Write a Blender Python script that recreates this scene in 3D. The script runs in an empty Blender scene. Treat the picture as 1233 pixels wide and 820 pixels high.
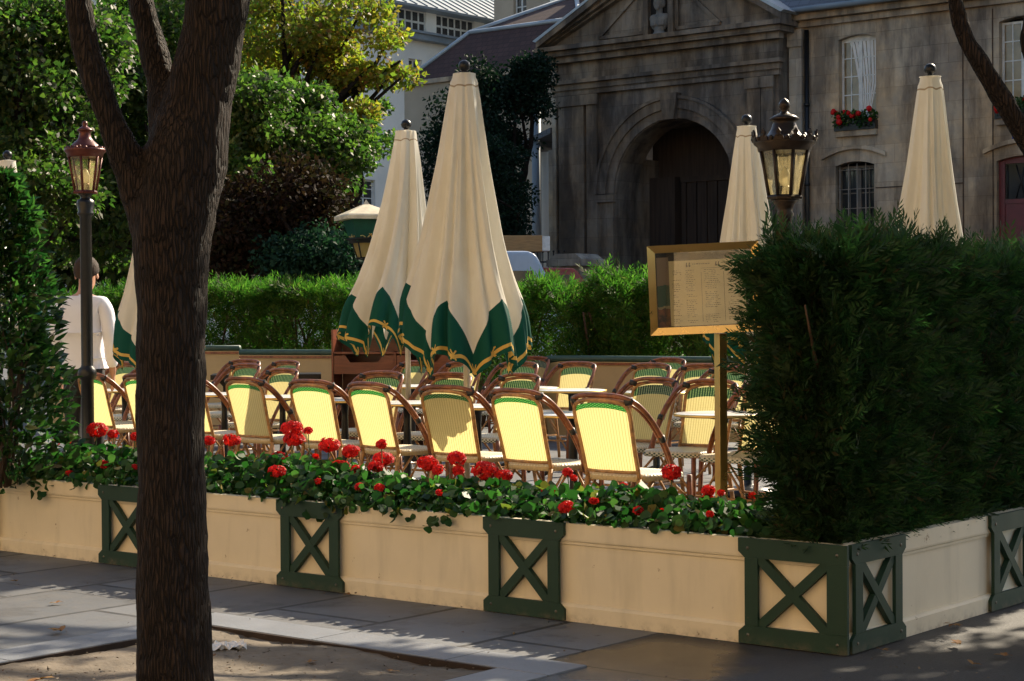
import bpy, bmesh, math, random
import numpy as np
from mathutils import Vector, Matrix, Euler
R = math.radians
random.seed(7)
sc = bpy.context.scene
COL = sc.collection

# ------------------------------------------------------------------ camera and pixel helpers
F = 2200.0; CX, CY = 616.5, 410.0            # the photograph is 1233 x 820
H = 1.35
PITCH = math.atan(28 / F); ROLL = R(-0.4)
CAMR = Matrix.Rotation(R(90) - PITCH, 3, 'X') @ Matrix.Rotation(ROLL, 3, 'Z')
CAMP = Vector((0, 0, H))
cam = bpy.data.objects.new('camera', bpy.data.cameras.new('camera'))
COL.objects.link(cam)
cam.matrix_world = Matrix.Translation(CAMP) @ CAMR.to_4x4()
cam.data.sensor_width = 36; cam.data.lens = F / 1233 * 36
cam.data.clip_start = 0.1; cam.data.clip_end = 2000
sc.camera = cam

def ray(x, y): return CAMR @ Vector(((x - CX) / F, -(y - CY) / F, -1))
def P(x, y, Y):
    d = ray(x, y); return CAMP + d * (Y / d.y)
def G(x, y, z=0.0):
    d = ray(x, y); return CAMP + d * ((z - H) / d.z)
ANG = R(51)                                   # the terrace and the facades all share this direction
DR = Vector((math.sin(ANG), -math.cos(ANG), 0)); NN = Vector((math.cos(ANG), math.sin(ANG), 0))
C0 = Vector((1.31, 7.25, 0))                 # outer corner of the planter on the pavement
RZ = -R(39)
def UV2W(u, v, z=0): return C0 - DR * u + NN * v + Vector((0, 0, z))
def W2UV(p):
    q = Vector(p) - C0; return (-q.dot(DR), q.dot(NN))
class Frame:                                  # a vertical plane in the world with its own axes (x along, y into, z up)
    def __init__(s, o, rz):
        s.o = Vector(o); s.rz = rz
        s.m = Matrix.Translation(s.o) @ Matrix.Rotation(rz, 4, 'Z'); s.i = s.m.inverted()
    def px(s, x, y, yl=0.0):
        o = s.i @ CAMP; d = s.i.to_3x3() @ ray(x, y); t = (yl - o.y) / d.y; q = o + d * t
        return q.x, q.z

# ------------------------------------------------------------------ mesh helpers
class MB:
    def __init__(s): s.v = []; s.f = []; s.m = []; s.sm = []; s.uv = {}
    def add(s, vs, fs, mi=0, smooth=False, M=None, uvs=None):
        b = len(s.v)
        for p in vs:
            p = Vector(p)
            if M is not None: p = M @ p
            s.v.append(tuple(p))
        for k, f in enumerate(fs):
            s.f.append(tuple(b + i for i in f)); s.m.append(mi); s.sm.append(smooth)
            if uvs is not None: s.uv[len(s.f) - 1] = [uvs[i] for i in f]
    def box(s, a, b, mi=0, M=None, bev=0.0):
        x0, y0, z0 = a; x1, y1, z1 = b
        if x0 > x1: x0, x1 = x1, x0
        if y0 > y1: y0, y1 = y1, y0
        if z0 > z1: z0, z1 = z1, z0
        if bev <= 0:
            vs = [(x0, y0, z0), (x1, y0, z0), (x1, y1, z0), (x0, y1, z0), (x0, y0, z1), (x1, y0, z1), (x1, y1, z1), (x0, y1, z1)]
            s.add(vs, [(0, 3, 2, 1), (4, 5, 6, 7), (0, 1, 5, 4), (1, 2, 6, 5), (2, 3, 7, 6), (3, 0, 4, 7)], mi, False, M)
        else:
            bm = bmesh.new(); bmesh.ops.create_cube(bm, size=1)
            for v in bm.verts: v.co = Vector(((v.co.x + .5) * (x1 - x0) + x0, (v.co.y + .5) * (y1 - y0) + y0, (v.co.z + .5) * (z1 - z0) + z0))
            bmesh.ops.bevel(bm, geom=bm.edges[:], offset=bev, segments=2, profile=.7, affect='EDGES')
            s.bm(bm, mi, False, M)
    def bm(s, bm, mi=0, smooth=False, M=None):
        bm.verts.index_update()
        s.add([v.co.copy() for v in bm.verts], [[v.index for v in f.verts] for f in bm.faces], mi, smooth, M); bm.free()
    def tube(s, pts, rad, n=10, mi=0, M=None, closed=False, caps=True, ell=1.0):
        pts = [Vector(p) for p in pts]
        if not hasattr(rad, '__len__'): rad = [rad] * len(pts)
        rings = []; nrm = None; N = len(pts)
        for i, p in enumerate(pts):
            if closed: t = pts[(i + 1) % N] - pts[i - 1]
            else: t = pts[min(i + 1, N - 1)] - pts[max(i - 1, 0)]
            t.normalize()
            if nrm is None:
                a = Vector((0, 0, 1)) if abs(t.z) < .9 else Vector((1, 0, 0)); nrm = (a - t * a.dot(t)).normalized()
            else: nrm = (nrm - t * nrm.dot(t)).normalized()
            b = t.cross(nrm)
            rings.append([p + (nrm * math.cos(2 * math.pi * k / n) + b * math.sin(2 * math.pi * k / n) * ell) * rad[i] for k in range(n)])
        vs = [v for r in rings for v in r]; fs = []
        for i in range(N if closed else N - 1):
            j = (i + 1) % N
            for k in range(n): fs.append((i * n + k, i * n + (k + 1) % n, j * n + (k + 1) % n, j * n + k))
        if caps and not closed: fs.append(tuple(range(n))[::-1]); fs.append(tuple((N - 1) * n + k for k in range(n)))
        s.add(vs, fs, mi, True, M)
    def lathe(s, prof, n=24, mi=0, M=None, smooth=True, ph=0.0):
        vs = []; fs = []
        for r, z in prof:
            for k in range(n): a = 2 * math.pi * k / n + ph; vs.append((r * math.cos(a), r * math.sin(a), z))
        for i in range(len(prof) - 1):
            for k in range(n): fs.append((i * n + k, i * n + (k + 1) % n, (i + 1) * n + (k + 1) % n, (i + 1) * n + k))
        if prof[0][0] > 1e-6: fs.append(tuple(range(n))[::-1])
        if prof[-1][0] > 1e-6: fs.append(tuple((len(prof) - 1) * n + k for k in range(n)))
        s.add(vs, fs, mi, smooth, M)
    def prism(s, poly, a, b, axis='y', mi=0, M=None):        # 2-D outline swept between two positions on an axis
        def mk(p, t):
            if axis == 'y': return (p[0], t, p[1])
            if axis == 'x': return (t, p[0], p[1])
            return (p[0], p[1], t)
        n = len(poly); vs = [mk(p, a) for p in poly] + [mk(p, b) for p in poly]
        s.add(vs, [tuple(range(n)), tuple(range(n, 2 * n))[::-1]] + [(i, n + i, n + (i + 1) % n, (i + 1) % n) for i in range(n)], mi, False, M)
    def bar(s, p, q, w, t, mi=0, up=(0, -1, 0)):             # flat bar from p to q, width w, thickness t towards 'up'
        p, q = Vector(p), Vector(q); d = (q - p).normalized(); u = Vector(up); sd = d.cross(u).normalized() * w / 2; u = u * t
        vs = [p - sd, p + sd, q + sd, q - sd, p - sd + u, p + sd + u, q + sd + u, q - sd + u]
        s.add(vs, [(0, 3, 2, 1), (4, 5, 6, 7), (0, 1, 5, 4), (1, 2, 6, 5), (2, 3, 7, 6), (3, 0, 4, 7)], mi)
    def ball(s, c, r, mi=0, n=12, sc=(1, 1, 1), M=None):
        prof = [(r * math.sin(math.pi * i / 8), -r * math.cos(math.pi * i / 8)) for i in range(9)]
        T = Matrix.Translation(Vector(c)) @ Matrix.Diagonal((*sc, 1))
        if M is not None: T = M @ T
        s.lathe(prof, n, mi, T)
    def build(s, name, mats, parent=None, M=None):
        me = bpy.data.meshes.new(name); me.from_pydata(s.v, [], s.f)
        for m in (mats if isinstance(mats, (list, tuple)) else [mats]): me.materials.append(m)
        me.polygons.foreach_set('material_index', s.m); me.polygons.foreach_set('use_smooth', s.sm)
        if s.uv:
            ul = me.uv_layers.new(name='UVMap')
            for fi, us in s.uv.items():
                for li, uv in zip(me.polygons[fi].loop_indices, us): ul.data[li].uv = uv
        me.update()
        return link(name, me, parent, M)
def link(name, me, parent=None, M=None):
    o = bpy.data.objects.new(name, me); COL.objects.link(o)
    if parent is not None: o.parent = parent
    if M is not None:
        if parent is None: o.matrix_world = M
        else: o.matrix_local = M
    return o
def tag(o, label=None, cat=None, group=None, kind=None):
    if label: o['label'] = label
    if cat: o['category'] = cat
    if group: o['group'] = group
    if kind: o['kind'] = kind
    return o
def thing(name, label, cat, loc=(0, 0, 0), rz=0.0, group=None, M=None):
    o = bpy.data.objects.new(name, None); COL.objects.link(o); o.empty_display_size = .1
    o.matrix_world = M if M is not None else Matrix.Translation(Vector(loc)) @ Matrix.Rotation(rz, 4, 'Z')
    return tag(o, label, cat, group)
def copy_tree(o, parent=None):
    c = o.copy(); COL.objects.link(c)
    if parent is not None: c.parent = parent
    for ch in list(o.children): copy_tree(ch, c)
    return c
def spline(pts, n=6):                                        # Catmull-Rom through the points
    pts = [Vector(p) for p in pts]; out = []
    q = [pts[0] * 2 - pts[1]] + pts + [pts[-1] * 2 - pts[-2]]
    for i in range(1, len(q) - 2):
        for k in range(n):
            t = k / n; a, b, c, d = q[i - 1], q[i], q[i + 1], q[i + 2]
            out.append(.5 * ((2 * b) + (c - a) * t + (2 * a - 5 * b + 4 * c - d) * t * t + (3 * b - a - 3 * c + d) * t ** 3))
    out.append(pts[-1]); return out

def rnd_unit(g, n):
    v = g.normal(size=(n, 3)); return v / np.linalg.norm(v, axis=1, keepdims=True)
LEAF = [(0, 0, 0), (.3, -.42, .08), (.62, -.36, .05), (1, 0, -.08), (.62, .36, .05), (.3, .42, .08)]
QUAD = [(0, 0, 0), (.42, -.5, .07), (1, 0, -.06), (.42, .5, .07)]
THIN = [(0, -.2, 0), (.5, -.5, .02), (1, 0, 0), (.5, .5, .02)]
ROUND = [(.5 + .5 * math.cos(a) * (1 + .12 * (i % 2)), .5 * math.sin(a) * (1 + .12 * (i % 2)), .12 * math.cos(2 * a) - .1 * math.cos(a)) for i, a in enumerate([2 * math.pi * k / 10 + .3 for k in range(10)])]
def leaf_cloud(name, Pn, A, N, L, W, prof, mat, parent=None, M=None):
    n = len(Pn); prof = np.array(prof, float); k = len(prof)
    A = A / np.linalg.norm(A, axis=1, keepdims=True)
    S = np.cross(N, A); S /= np.linalg.norm(S, axis=1, keepdims=True) + 1e-9
    N2 = np.cross(A, S)
    L = np.broadcast_to(np.asarray(L, float), (n,))[:, None, None]; W = np.broadcast_to(np.asarray(W, float), (n,))[:, None, None]
    V = Pn[:, None, :] + A[:, None, :] * L * prof[None, :, 0:1] + S[:, None, :] * W * prof[None, :, 1:2] + N2[:, None, :] * L * prof[None, :, 2:3]
    me = bpy.data.meshes.new(name)
    me.vertices.add(n * k); me.vertices.foreach_set('co', V.astype(np.float32).ravel())
    me.loops.add(n * k); me.loops.foreach_set('vertex_index', np.arange(n * k, dtype=np.int32))
    me.polygons.add(n); me.polygons.foreach_set('loop_start', np.arange(0, n * k, k, dtype=np.int32))
    me.update(calc_edges=True); me.materials.append(mat)
    return link(name, me, parent, M)

# ------------------------------------------------------------------ materials
class NT:
    def __init__(s, name):
        s.mat = bpy.data.materials.new(name); s.mat.use_nodes = True; s.t = s.mat.node_tree; s.t.nodes.clear()
        s.out = s.t.nodes.new('ShaderNodeOutputMaterial')
    def n(s, typ, **kw):
        x = s.t.nodes.new(typ)
        for k, v in kw.items():
            if k.startswith('_'): setattr(x, k[1:], v)
        for k, v in kw.items():
            if not k.startswith('_'): s.set(x.inputs[k.replace('__', ' ')], v)
        return x
    def set(s, sock, v):
        if isinstance(v, bpy.types.NodeSocket): s.t.links.new(v, sock)
        elif isinstance(v, (tuple, list)) and len(v) == 3 and sock.type == 'RGBA': sock.default_value = (*v, 1)
        else: sock.default_value = v
    def m(s, op, a, b=0.0, c=0.0, clamp=False):
        x = s.t.nodes.new('ShaderNodeMath'); x.operation = op; x.use_clamp = clamp
        for i, v in enumerate((a, b, c)): s.set(x.inputs[i], v)
        return x.outputs[0]
    def mix(s, f, a, b, typ='MIX'):
        x = s.t.nodes.new('ShaderNodeMix'); x.data_type = 'RGBA'; x.blend_type = typ
        s.set(x.inputs[0], f); s.set(x.inputs[6], a); s.set(x.inputs[7], b); return x.outputs[2]
    def coord(s, which='Object'): return s.n('ShaderNodeTexCoord').outputs[which]
    def map(s, vec, scale=(1, 1, 1), loc=(0, 0, 0), rot=(0, 0, 0)):
        x = s.n('ShaderNodeMapping'); s.set(x.inputs[0], vec); x.inputs['Scale'].default_value = scale; x.inputs['Location'].default_value = loc; x.inputs['Rotation'].default_value = rot
        return x.outputs[0]
    def noise(s, vec, scale, det=4, rough=.55, dist=0):
        x = s.n('ShaderNodeTexNoise'); s.set(x.inputs['Vector'], vec); x.inputs['Scale'].default_value = scale; x.inputs['Detail'].default_value = det; x.inputs['Roughness'].default_value = rough; x.inputs['Distortion'].default_value = dist
        return x.outputs[0]
    def ramp(s, f, stops, interp='LINEAR'):
        x = s.n('ShaderNodeValToRGB'); s.set(x.inputs[0], f); cr = x.color_ramp; cr.interpolation = interp
        while len(cr.elements) < len(stops): cr.elements.new(.5)
        for e, (p, c) in zip(cr.elements, stops):
            e.position = p; e.color = (c, c, c, 1) if not hasattr(c, '__len__') else (*c, 1)
        return x.outputs[0]
    def bump(s, h, strength=.3, dist=.01):
        x = s.n('ShaderNodeBump'); s.set(x.inputs['Height'], h); x.inputs['Strength'].default_value = strength; x.inputs['Distance'].default_value = dist
        return x.outputs[0]
    def done(s, col, rough=.7, metal=0.0, normal=None, trans=0.0, tcol=None, spec=.5):
        b = s.n('ShaderNodeBsdfPrincipled'); s.set(b.inputs['Base Color'], col); s.set(b.inputs['Roughness'], rough); s.set(b.inputs['Metallic'], metal); s.set(b.inputs['Specular IOR Level'], spec)
        if normal is not None: s.set(b.inputs['Normal'], normal)
        sh = b.outputs[0]
        if trans:
            t = s.n('ShaderNodeBsdfTranslucent'); s.set(t.inputs[0], tcol if tcol is not None else col)
            x = s.n('ShaderNodeMixShader'); s.set(x.inputs[0], trans); s.t.links.new(sh, x.inputs[1]); s.t.links.new(t.outputs[0], x.inputs[2]); sh = x.outputs[0]
        s.t.links.new(sh, s.out.inputs[0]); return s.mat
def simple(name, c, rough=.6, metal=0.0, var=.25, scale=6, bump=.15, bscale=40, spec=.5, stretch=(1, 1, 1)):
    t = NT(name); co = t.map(t.coord(), stretch)
    n1 = t.noise(co, scale, 5, .6)
    col = t.mix(t.ramp(n1, [(.3, 0.0), (.7, 1.0)]), tuple(x * (1 - var) for x in c), tuple(min(1, x * (1 + var * .6)) for x in c))
    n2 = t.noise(co, bscale, 4, .6)
    rr = t.m('ADD', rough - .1, t.m('MULTIPLY', n2, .2))
    return t.done(col, rr, metal, t.bump(n2, bump, .01), spec=spec)
def leafmat(name, cols, rough=.5, trans=.45, tboost=1.4, spec=.4, brown=None):
    t = NT(name); g = t.n('ShaderNodeNewGeometry'); r = g.outputs['Random Per Island']
    n = len(cols); col = t.ramp(r, [(.95 * (i + .0) / max(1, n - 1), c) for i, c in enumerate(cols)] + ([(.965, brown), (1.0, brown)] if brown else []))
    big = t.noise(t.coord(), .7, 2)
    col = t.mix(t.ramp(big, [(.35, 0.0), (.65, .5)]), col, cols[0])
    tc = t.mix(1.0, col, (min(1, tboost * 1.05), tboost, tboost * .55), 'MULTIPLY')
    return t.done(col, rough, 0, None, trans, tc, spec)

M_ = {}
def paint(name, c, chips, rough=.45):
    t = NT(name); co = t.coord(); n1 = t.noise(co, 2.5, 6, .65); n2 = t.noise(co, 14, 5, .7); n3 = t.noise(t.map(co, (1, 1, .15)), 9, 5, .6)
    col = t.mix(t.ramp(n1, [(.3, 0.0), (.75, .6)]), c, tuple(x * .82 for x in c))
    col = t.mix(t.ramp(n3, [(.5, 0.0), (.78, .5)]), col, tuple(x * .62 for x in c))
    col = t.mix(t.ramp(n2, [(.665, 0.0), (.69, .9)]), col, chips)
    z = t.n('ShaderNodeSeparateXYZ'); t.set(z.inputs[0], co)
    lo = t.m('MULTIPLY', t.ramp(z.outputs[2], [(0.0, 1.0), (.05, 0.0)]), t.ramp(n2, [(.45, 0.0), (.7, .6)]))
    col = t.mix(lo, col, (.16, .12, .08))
    return t.done(col, t.m('ADD', rough, t.m('MULTIPLY', n1, .25)), 0, t.bump(t.noise(co, 55, 3), .08, .004))
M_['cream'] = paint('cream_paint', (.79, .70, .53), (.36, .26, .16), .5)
M_['green'] = paint('green_paint', (.005, .034, .018), (.06, .05, .035), .5)
M_['bolt'] = simple('bolt_steel', (.14, .13, .11), .4, .8)
M_['soil'] = simple('soil', (.03, .02, .013), .95, 0, .4, 20, .6, 60)
def rattan(name, c):
    t = NT(name); co = t.coord(); n = t.noise(t.map(co, (1, 1, 1)), 22, 4); n2 = t.noise(co, 90, 3)
    col = t.mix(t.ramp(n, [(.35, 0.0), (.68, 1.0)]), tuple(x * .55 for x in c), tuple(min(1, x * 1.35) for x in c))
    return t.done(col, t.m('ADD', .22, t.m('MULTIPLY', n2, .25)), 0, t.bump(n2, .15, .003))
M_['dark_rattan'] = rattan('dark_rattan', (.25, .082, .030))
M_['cane'] = rattan('cane', (.44, .22, .075))
M_['binding'] = simple('dark_binding', (.02, .017, .014), .5)
def weave(name, band, inside):
    t = NT(name); uv = t.coord('UV'); s = t.n('ShaderNodeSeparateXYZ'); t.set(s.inputs[0], uv); u, v = s.outputs[0], s.outputs[1]
    rib = t.m('ABSOLUTE', t.m('SINE', t.m('MULTIPLY', u, math.pi * 20)))
    row = t.m('ABSOLUTE', t.m('SINE', t.m('MULTIPLY', v, math.pi * 34)))
    chk = t.m('GREATER_THAN', t.m('MULTIPLY', t.m('SINE', t.m('MULTIPLY', u, math.pi * 26)), t.m('SINE', t.m('MULTIPLY', v, math.pi * 62))), .25)
    ribs = t.ramp(rib, [(.0, 0.0), (.5, 1.0)])
    yel = t.mix(ribs, (.62, .40, .09), (.86, .70, .30))
    yel = t.mix(t.m('MULTIPLY', t.ramp(row, [(0.0, 1.0), (.35, 0.0)]), .35), yel, (.55, .34, .08))
    grn = t.mix(chk, (.004, .07, .022), (.22, .40, .2))
    top = t.m('GREATER_THAN', v, band); co = t.coord(); age = t.noise(co, 7, 4, .6)
    yel = t.mix(t.ramp(age, [(.4, 0.0), (.75, .5)]), yel, (.58, .40, .13))
    ob = t.n('ShaderNodeObjectInfo').outputs['Random']; yel = t.mix(t.m('MULTIPLY', ob, .45), yel, (.60, .46, .22))
    if inside: grn = t.mix(t.m('MULTIPLY', t.m('GREATER_THAN', rib, .75), t.m('GREATER_THAN', row, .35)), (.003, .045, .028), (.42, .46, .30))
    col = t.mix(top, yel, grn)
    gt = t.mix(chk, (.006, .15, .02), (.10, .38, .05)) if not inside else t.mix(t.m('GREATER_THAN', rib, .8), (.003, .045, .02), (.10, .22, .05))
    tcol = t.mix(top, t.mix(t.m('MULTIPLY', ob, .5), t.mix(ribs, (.26, .19, .04), (.68, .62, .28)), t.mix(ribs, (.24, .18, .05), (.52, .45, .20))), gt)
    return t.done(col, .5, 0, t.bump(t.m('MULTIPLY', rib, row), .4, .004), t.m('SUBTRACT', .55, t.m('MULTIPLY', top, .2)), tcol)
M_['weave'] = weave('woven_back', .928, False); M_['weave_in'] = weave('woven_front', .835, True)
def seatmat():
    t = NT('woven_seat'); co = t.coord(); s = t.n('ShaderNodeSeparateXYZ'); t.set(s.inputs[0], co)
    a = t.m('SINE', t.m('MULTIPLY', s.outputs[0], 260)); b = t.m('SINE', t.m('MULTIPLY', s.outputs[1], 260)); k = t.m('MULTIPLY', a, b)
    c = t.m('GREATER_THAN', t.m('MULTIPLY', t.m('SINE', t.m('MULTIPLY', t.m('ADD', s.outputs[0], s.outputs[1]), 170)), t.m('SINE', t.m('MULTIPLY', s.outputs[2], 320))), -.1)
    z = t.m('LESS_THAN', s.outputs[2], .452); c = t.m('MULTIPLY', c, 1.0); fy = t.m('GREATER_THAN', s.outputs[1], .05)
    col = t.mix(z, t.mix(t.ramp(k, [(0, 0.0), (1, 1.0)]), (.60, .52, .36), (.78, .71, .55)), t.mix(fy, (.50, .36, .18), t.mix(c, (.02, .07, .045), (.75, .72, .6))))
    return t.done(col, .5, 0, t.bump(k, .3, .004))
M_['seat'] = seatmat()
def fabric():
    t = NT('umbrella_canvas'); uv = t.coord('UV'); s = t.n('ShaderNodeSeparateXYZ'); t.set(s.inputs[0], uv); u, v = s.outputs[0], s.outputs[1]
    mm = t.m('SUBTRACT', 1.0, t.m('MULTIPLY', t.m('ABSOLUTE', t.m('SUBTRACT', u, .5)), 2.0))
    edge = t.m('SUBTRACT', .925, t.m('MULTIPLY', mm, .115))
    g = t.m('GREATER_THAN', v, edge)
    co = t.coord(); n = t.noise(t.map(co, (1, 1, .25)), 5, 5, .6); n2 = t.noise(co, 2.0, 4)
    cr = t.mix(t.ramp(n, [(.35, 0.0), (.7, 1.0)]), (.72, .67, .57), (.84, .81, .73))
    cr = t.mix(t.ramp(n2, [(.55, 0.0), (.8, .4)]), cr, (.50, .41, .28))
    seam = t.m('LESS_THAN', t.m('ABSOLUTE', t.m('SUBTRACT', v, .045)), .003)
    cr = t.mix(seam, cr, (.42, .33, .22))
    gn = t.mix(n, (.002, .05, .036), (.004, .085, .06))
    # golden garland with bows just above the hem
    curve = t.m('SUBTRACT', .987, t.m('MULTIPLY', t.m('ABSOLUTE', t.m('SINE', t.m('MULTIPLY', u, math.pi * 3))), .012))
    line = t.m('LESS_THAN', t.m('ABSOLUTE', t.m('SUBTRACT', v, curve)), .0065)
    fu = t.m('SUBTRACT', t.m('FRACT', t.m('MULTIPLY', u, 3.0)), .5)
    du = t.m('MULTIPLY', t.m('ABSOLUTE', t.m('SUBTRACT', .5, t.m('ABSOLUTE', fu))), .14)
    dv = t.m('SUBTRACT', v, .980)
    x1 = t.m('LESS_THAN', t.m('ABSOLUTE', t.m('SUBTRACT', du, t.m('ABSOLUTE', dv))), .005)
    x2 = t.m('LESS_THAN', t.m('ABSOLUTE', dv), .017)
    x3 = t.m('LESS_THAN', du, .018)
    bow = t.m('MULTIPLY', x1, t.m('MULTIPLY', x2, x3))
    gold = t.m('MAXIMUM', line, bow)
    gn = t.mix(gold, gn, (.62, .40, .10))
    col = t.mix(g, cr, gn)
    tr = t.m('SUBTRACT', .27, t.m('MULTIPLY', g, .22))
    return t.done(col, .75, 0, t.bump(n, .25, .01), tr, t.mix(1.0, col, (1.05, 1.05, 1.03), 'MULTIPLY'), .2)
M_['canvas'] = fabric()
M_['pole'] = simple('pole_alu', (.55, .5, .42), .35, .3)
M_['black'] = simple('black_iron', (.012, .012, .013), .35, .3, .3, 20, .2, 60)
M_['marble'] = simple('marble_top', (.78, .76, .72), .22, 0, .12, 5, .02)
M_['brass'] = simple('brass', (.80, .54, .19), .30, .92, .08, 3, .01, 12)
M_['brown_metal'] = simple('bronze_lamp', (.030, .018, .012), .38, .5, .35, 14, .2, 50)
M_['red_metal'] = simple('dark_red_lamp', (.10, .022, .014), .35, .4, .3, 14, .15, 50)
M_['mahog'] = simple('mahogany', (.17, .042, .017), .35, 0, .35, 6, .1, 40, stretch=(1, 1, 8))
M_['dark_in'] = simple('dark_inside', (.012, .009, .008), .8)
M_['paper'] = simple('menu_paper', (.80, .74, .52), .7, 0, .06)
M_['ink'] = simple('ink', (.10, .08, .05), .8)
M_['inkdark'] = simple('ink_black', (.02, .018, .015), .7)
M_['litter'] = simple('crumpled_paper', (.75, .75, .76), .7, 0, .1)
M_['white_shirt'] = simple('white_cotton', (.80, .80, .84), .8, 0, .05, 5, .8, 7)
M_['trouser'] = simple('black_cloth', (.012, .012, .014), .8)
M_['skin'] = simple('skin', (.50, .27, .18), .5, 0, .1, 20)
M_['hair'] = simple('brown_hair', (.035, .018, .009), .85, 0, .4, 40, .5, 70, stretch=(1, 1, .3))
M_['bark'] = None
def bark():
    t = NT('bark'); co = t.coord(); m = t.map(co, (1, 1, .11)); vor = t.n('ShaderNodeTexVoronoi', _feature='DISTANCE_TO_EDGE')
    wob = t.n('ShaderNodeVectorMath', _operation='ADD'); nz = t.n('ShaderNodeTexNoise'); t.set(nz.inputs['Vector'], m); nz.inputs['Scale'].default_value = 18
    sc_ = t.n('ShaderNodeVectorMath', _operation='SCALE'); t.set(sc_.inputs[0], nz.outputs['Color']); sc_.inputs['Scale'].default_value = .03
    t.set(wob.inputs[0], m); t.set(wob.inputs[1], sc_.outputs[0]); t.set(vor.inputs['Vector'], wob.outputs[0]); vor.inputs['Scale'].default_value = 88
    crack = t.ramp(vor.outputs['Distance'], [(0.0, 0.0), (.22, 1.0)])
    n2 = t.noise(co, 5, 5, .65); n3 = t.noise(t.map(co, (1, 1, .4)), 60, 5, .7)
    col = t.mix(crack, (.009, .006, .005), (.038, .024, .017))
    col = t.mix(t.ramp(n2, [(.4, 0.0), (.7, .7)]), col, (.034, .024, .019))
    col = t.mix(t.ramp(n3, [(.6, 0.0), (.8, .5)]), col, (.10, .07, .055))
    h = t.m('ADD', t.m('MULTIPLY', crack, .8), t.m('MULTIPLY', n3, .6))
    return t.done(col, .8, 0, t.bump(h, 1.0, .026), spec=.2)
M_['bark'] = bark()
M_['stem'] = simple('twig', (.07, .038, .02), .8, 0, .4, 20, .4, 60)
M_['gstem'] = simple('green_stem', (.06, .10, .03), .6)
M_['ger_leaf'] = leafmat('geranium_leaf', [(.012, .040, .010), (.026, .072, .016), (.04, .10, .02), (.10, .16, .04)], .5, .38, 2.0, .3, (.22, .16, .03))
M_['ger_red'] = leafmat('geranium_petals', [(.50, .004, .005), (.70, .008, .007), (.82, .022, .014)], .6, .30, 1.1)
M_['thuja'] = leafmat('thuja_needles', [(.014, .032, .012), (.028, .054, .018), (.06, .092, .03)], .55, .42, 2.1, .3, (.075, .045, .02))
M_['hedge'] = leafmat('hedge_needles', [(.028, .06, .010), (.06, .105, .014), (.14, .165, .028)], .6, .5, 2.1, .2, (.12, .075, .03))
M_['hedge_dark'] = leafmat('hedge_inner', [(.02, .045, .012), (.035, .07, .014)], .6, .35, 1.5)
M_['laurel'] = leafmat('laurel_leaf', [(.012, .028, .009), (.028, .055, .013), (.09, .12, .03)], .22, .40, 2.4, .8)
M_['oakgreen'] = leafmat('tree_leaf_green', [(.032, .046, .010), (.06, .074, .014), (.16, .135, .024)], .5, .5, 2.3)
M_['limegreen'] = leafmat('tree_leaf_lime', [(.038, .052, .012), (.075, .082, .016), (.19, .165, .03)], .5, .5, 2.3)
M_['autumn'] = leafmat('tree_leaf_autumn', [(.09, .10, .016), (.26, .20, .025), (.42, .25, .03), (.38, .13, .025)], .5, .55, 2.1)
M_['copper'] = leafmat('copper_leaf', [(.022, .011, .008), (.045, .022, .012), (.03, .028, .012)], .75, .3, 1.4, .12)
M_['fir'] = leafmat('dark_evergreen', [(.006, .019, .012), (.012, .032, .017)], .75, .2, 1.3, .15)
M_['bluegreen'] = leafmat('blue_green_bush', [(.014, .045, .03), (.026, .07, .04)], .7, .3, 1.3, .15)
def stone(name, c, bw=.95, bh=.46, dark=.45, warm=(1.25, .98, .66), mort=.5):
    t = NT(name); co = t.coord(); s = t.n('ShaderNodeSeparateXYZ'); t.set(s.inputs[0], co)
    cb = t.n('ShaderNodeCombineXYZ'); t.set(cb.inputs[0], t.m('ADD', s.outputs[0], s.outputs[1])); t.set(cb.inputs[1], s.outputs[2])
    b = t.n('ShaderNodeTexBrick', Color1=(.68, .68, .68, 1), Color2=(1, 1, 1, 1), Mortar=(mort, mort, mort, 1)); t.set(b.inputs['Vector'], cb.outputs[0])
    b.inputs['Scale'].default_value = 1; b.inputs['Brick Width'].default_value = bw; b.inputs['Row Height'].default_value = bh; b.inputs['Mortar Size'].default_value = .005; b.inputs['Bias'].default_value = .1
    n1 = t.noise(co, .55, 6, .65); n2 = t.noise(t.map(co, (1, 1, .22)), 1.6, 6, .65); n3 = t.noise(co, 5, 5, .6)
    col = t.mix(1.0, b.outputs[0], c, 'MULTIPLY')
    col = t.mix(t.ramp(n1, [(.42, 0.0), (.62, .6)]), col, tuple(x * y for x, y in zip(c, warm)))
    n4 = t.noise(t.map(co, (1, 1, .6), (3.1, 1.7, 9.2)), .32, 5, .7)
    col = t.mix(t.ramp(n4, [(.47, 0.0), (.60, .8)]), col, t.mix(1.0, col, (.5, .49, .52), 'MULTIPLY'))
    col = t.mix(t.ramp(n2, [(.42, 0.0), (.60, 1.0)]), col, t.mix(1.0, col, (dark, dark, dark * 1.06), 'MULTIPLY'))
    col = t.mix(t.ramp(n3, [(.48, 0.0), (.75, .7)]), col, t.mix(1.0, col, (1.35, 1.3, 1.2), 'MULTIPLY'))
    col = t.mix(t.m('MULTIPLY', t.m('SUBTRACT', 1.0, b.outputs[1]), 0.0), col, col)
    return t.done(col, .85, 0, t.bump(t.m('ADD', n3, t.m('MULTIPLY', b.outputs[1], -1.2)), .5, .02), spec=.25)
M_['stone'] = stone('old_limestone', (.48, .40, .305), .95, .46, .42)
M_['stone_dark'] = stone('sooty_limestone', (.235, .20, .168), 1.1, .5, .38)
M_['stone_pale'] = stone('pale_limestone', (.46, .41, .34), .7, .46, .55)
M_['plaster'] = simple('pale_plaster', (.56, .54, .50), .9, 0, .18, .6, .2, 6)
M_['plaster_b'] = simple('beige_plaster', (.40, .33, .25), .9, 0, .2, .5, .2, 6)
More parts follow.
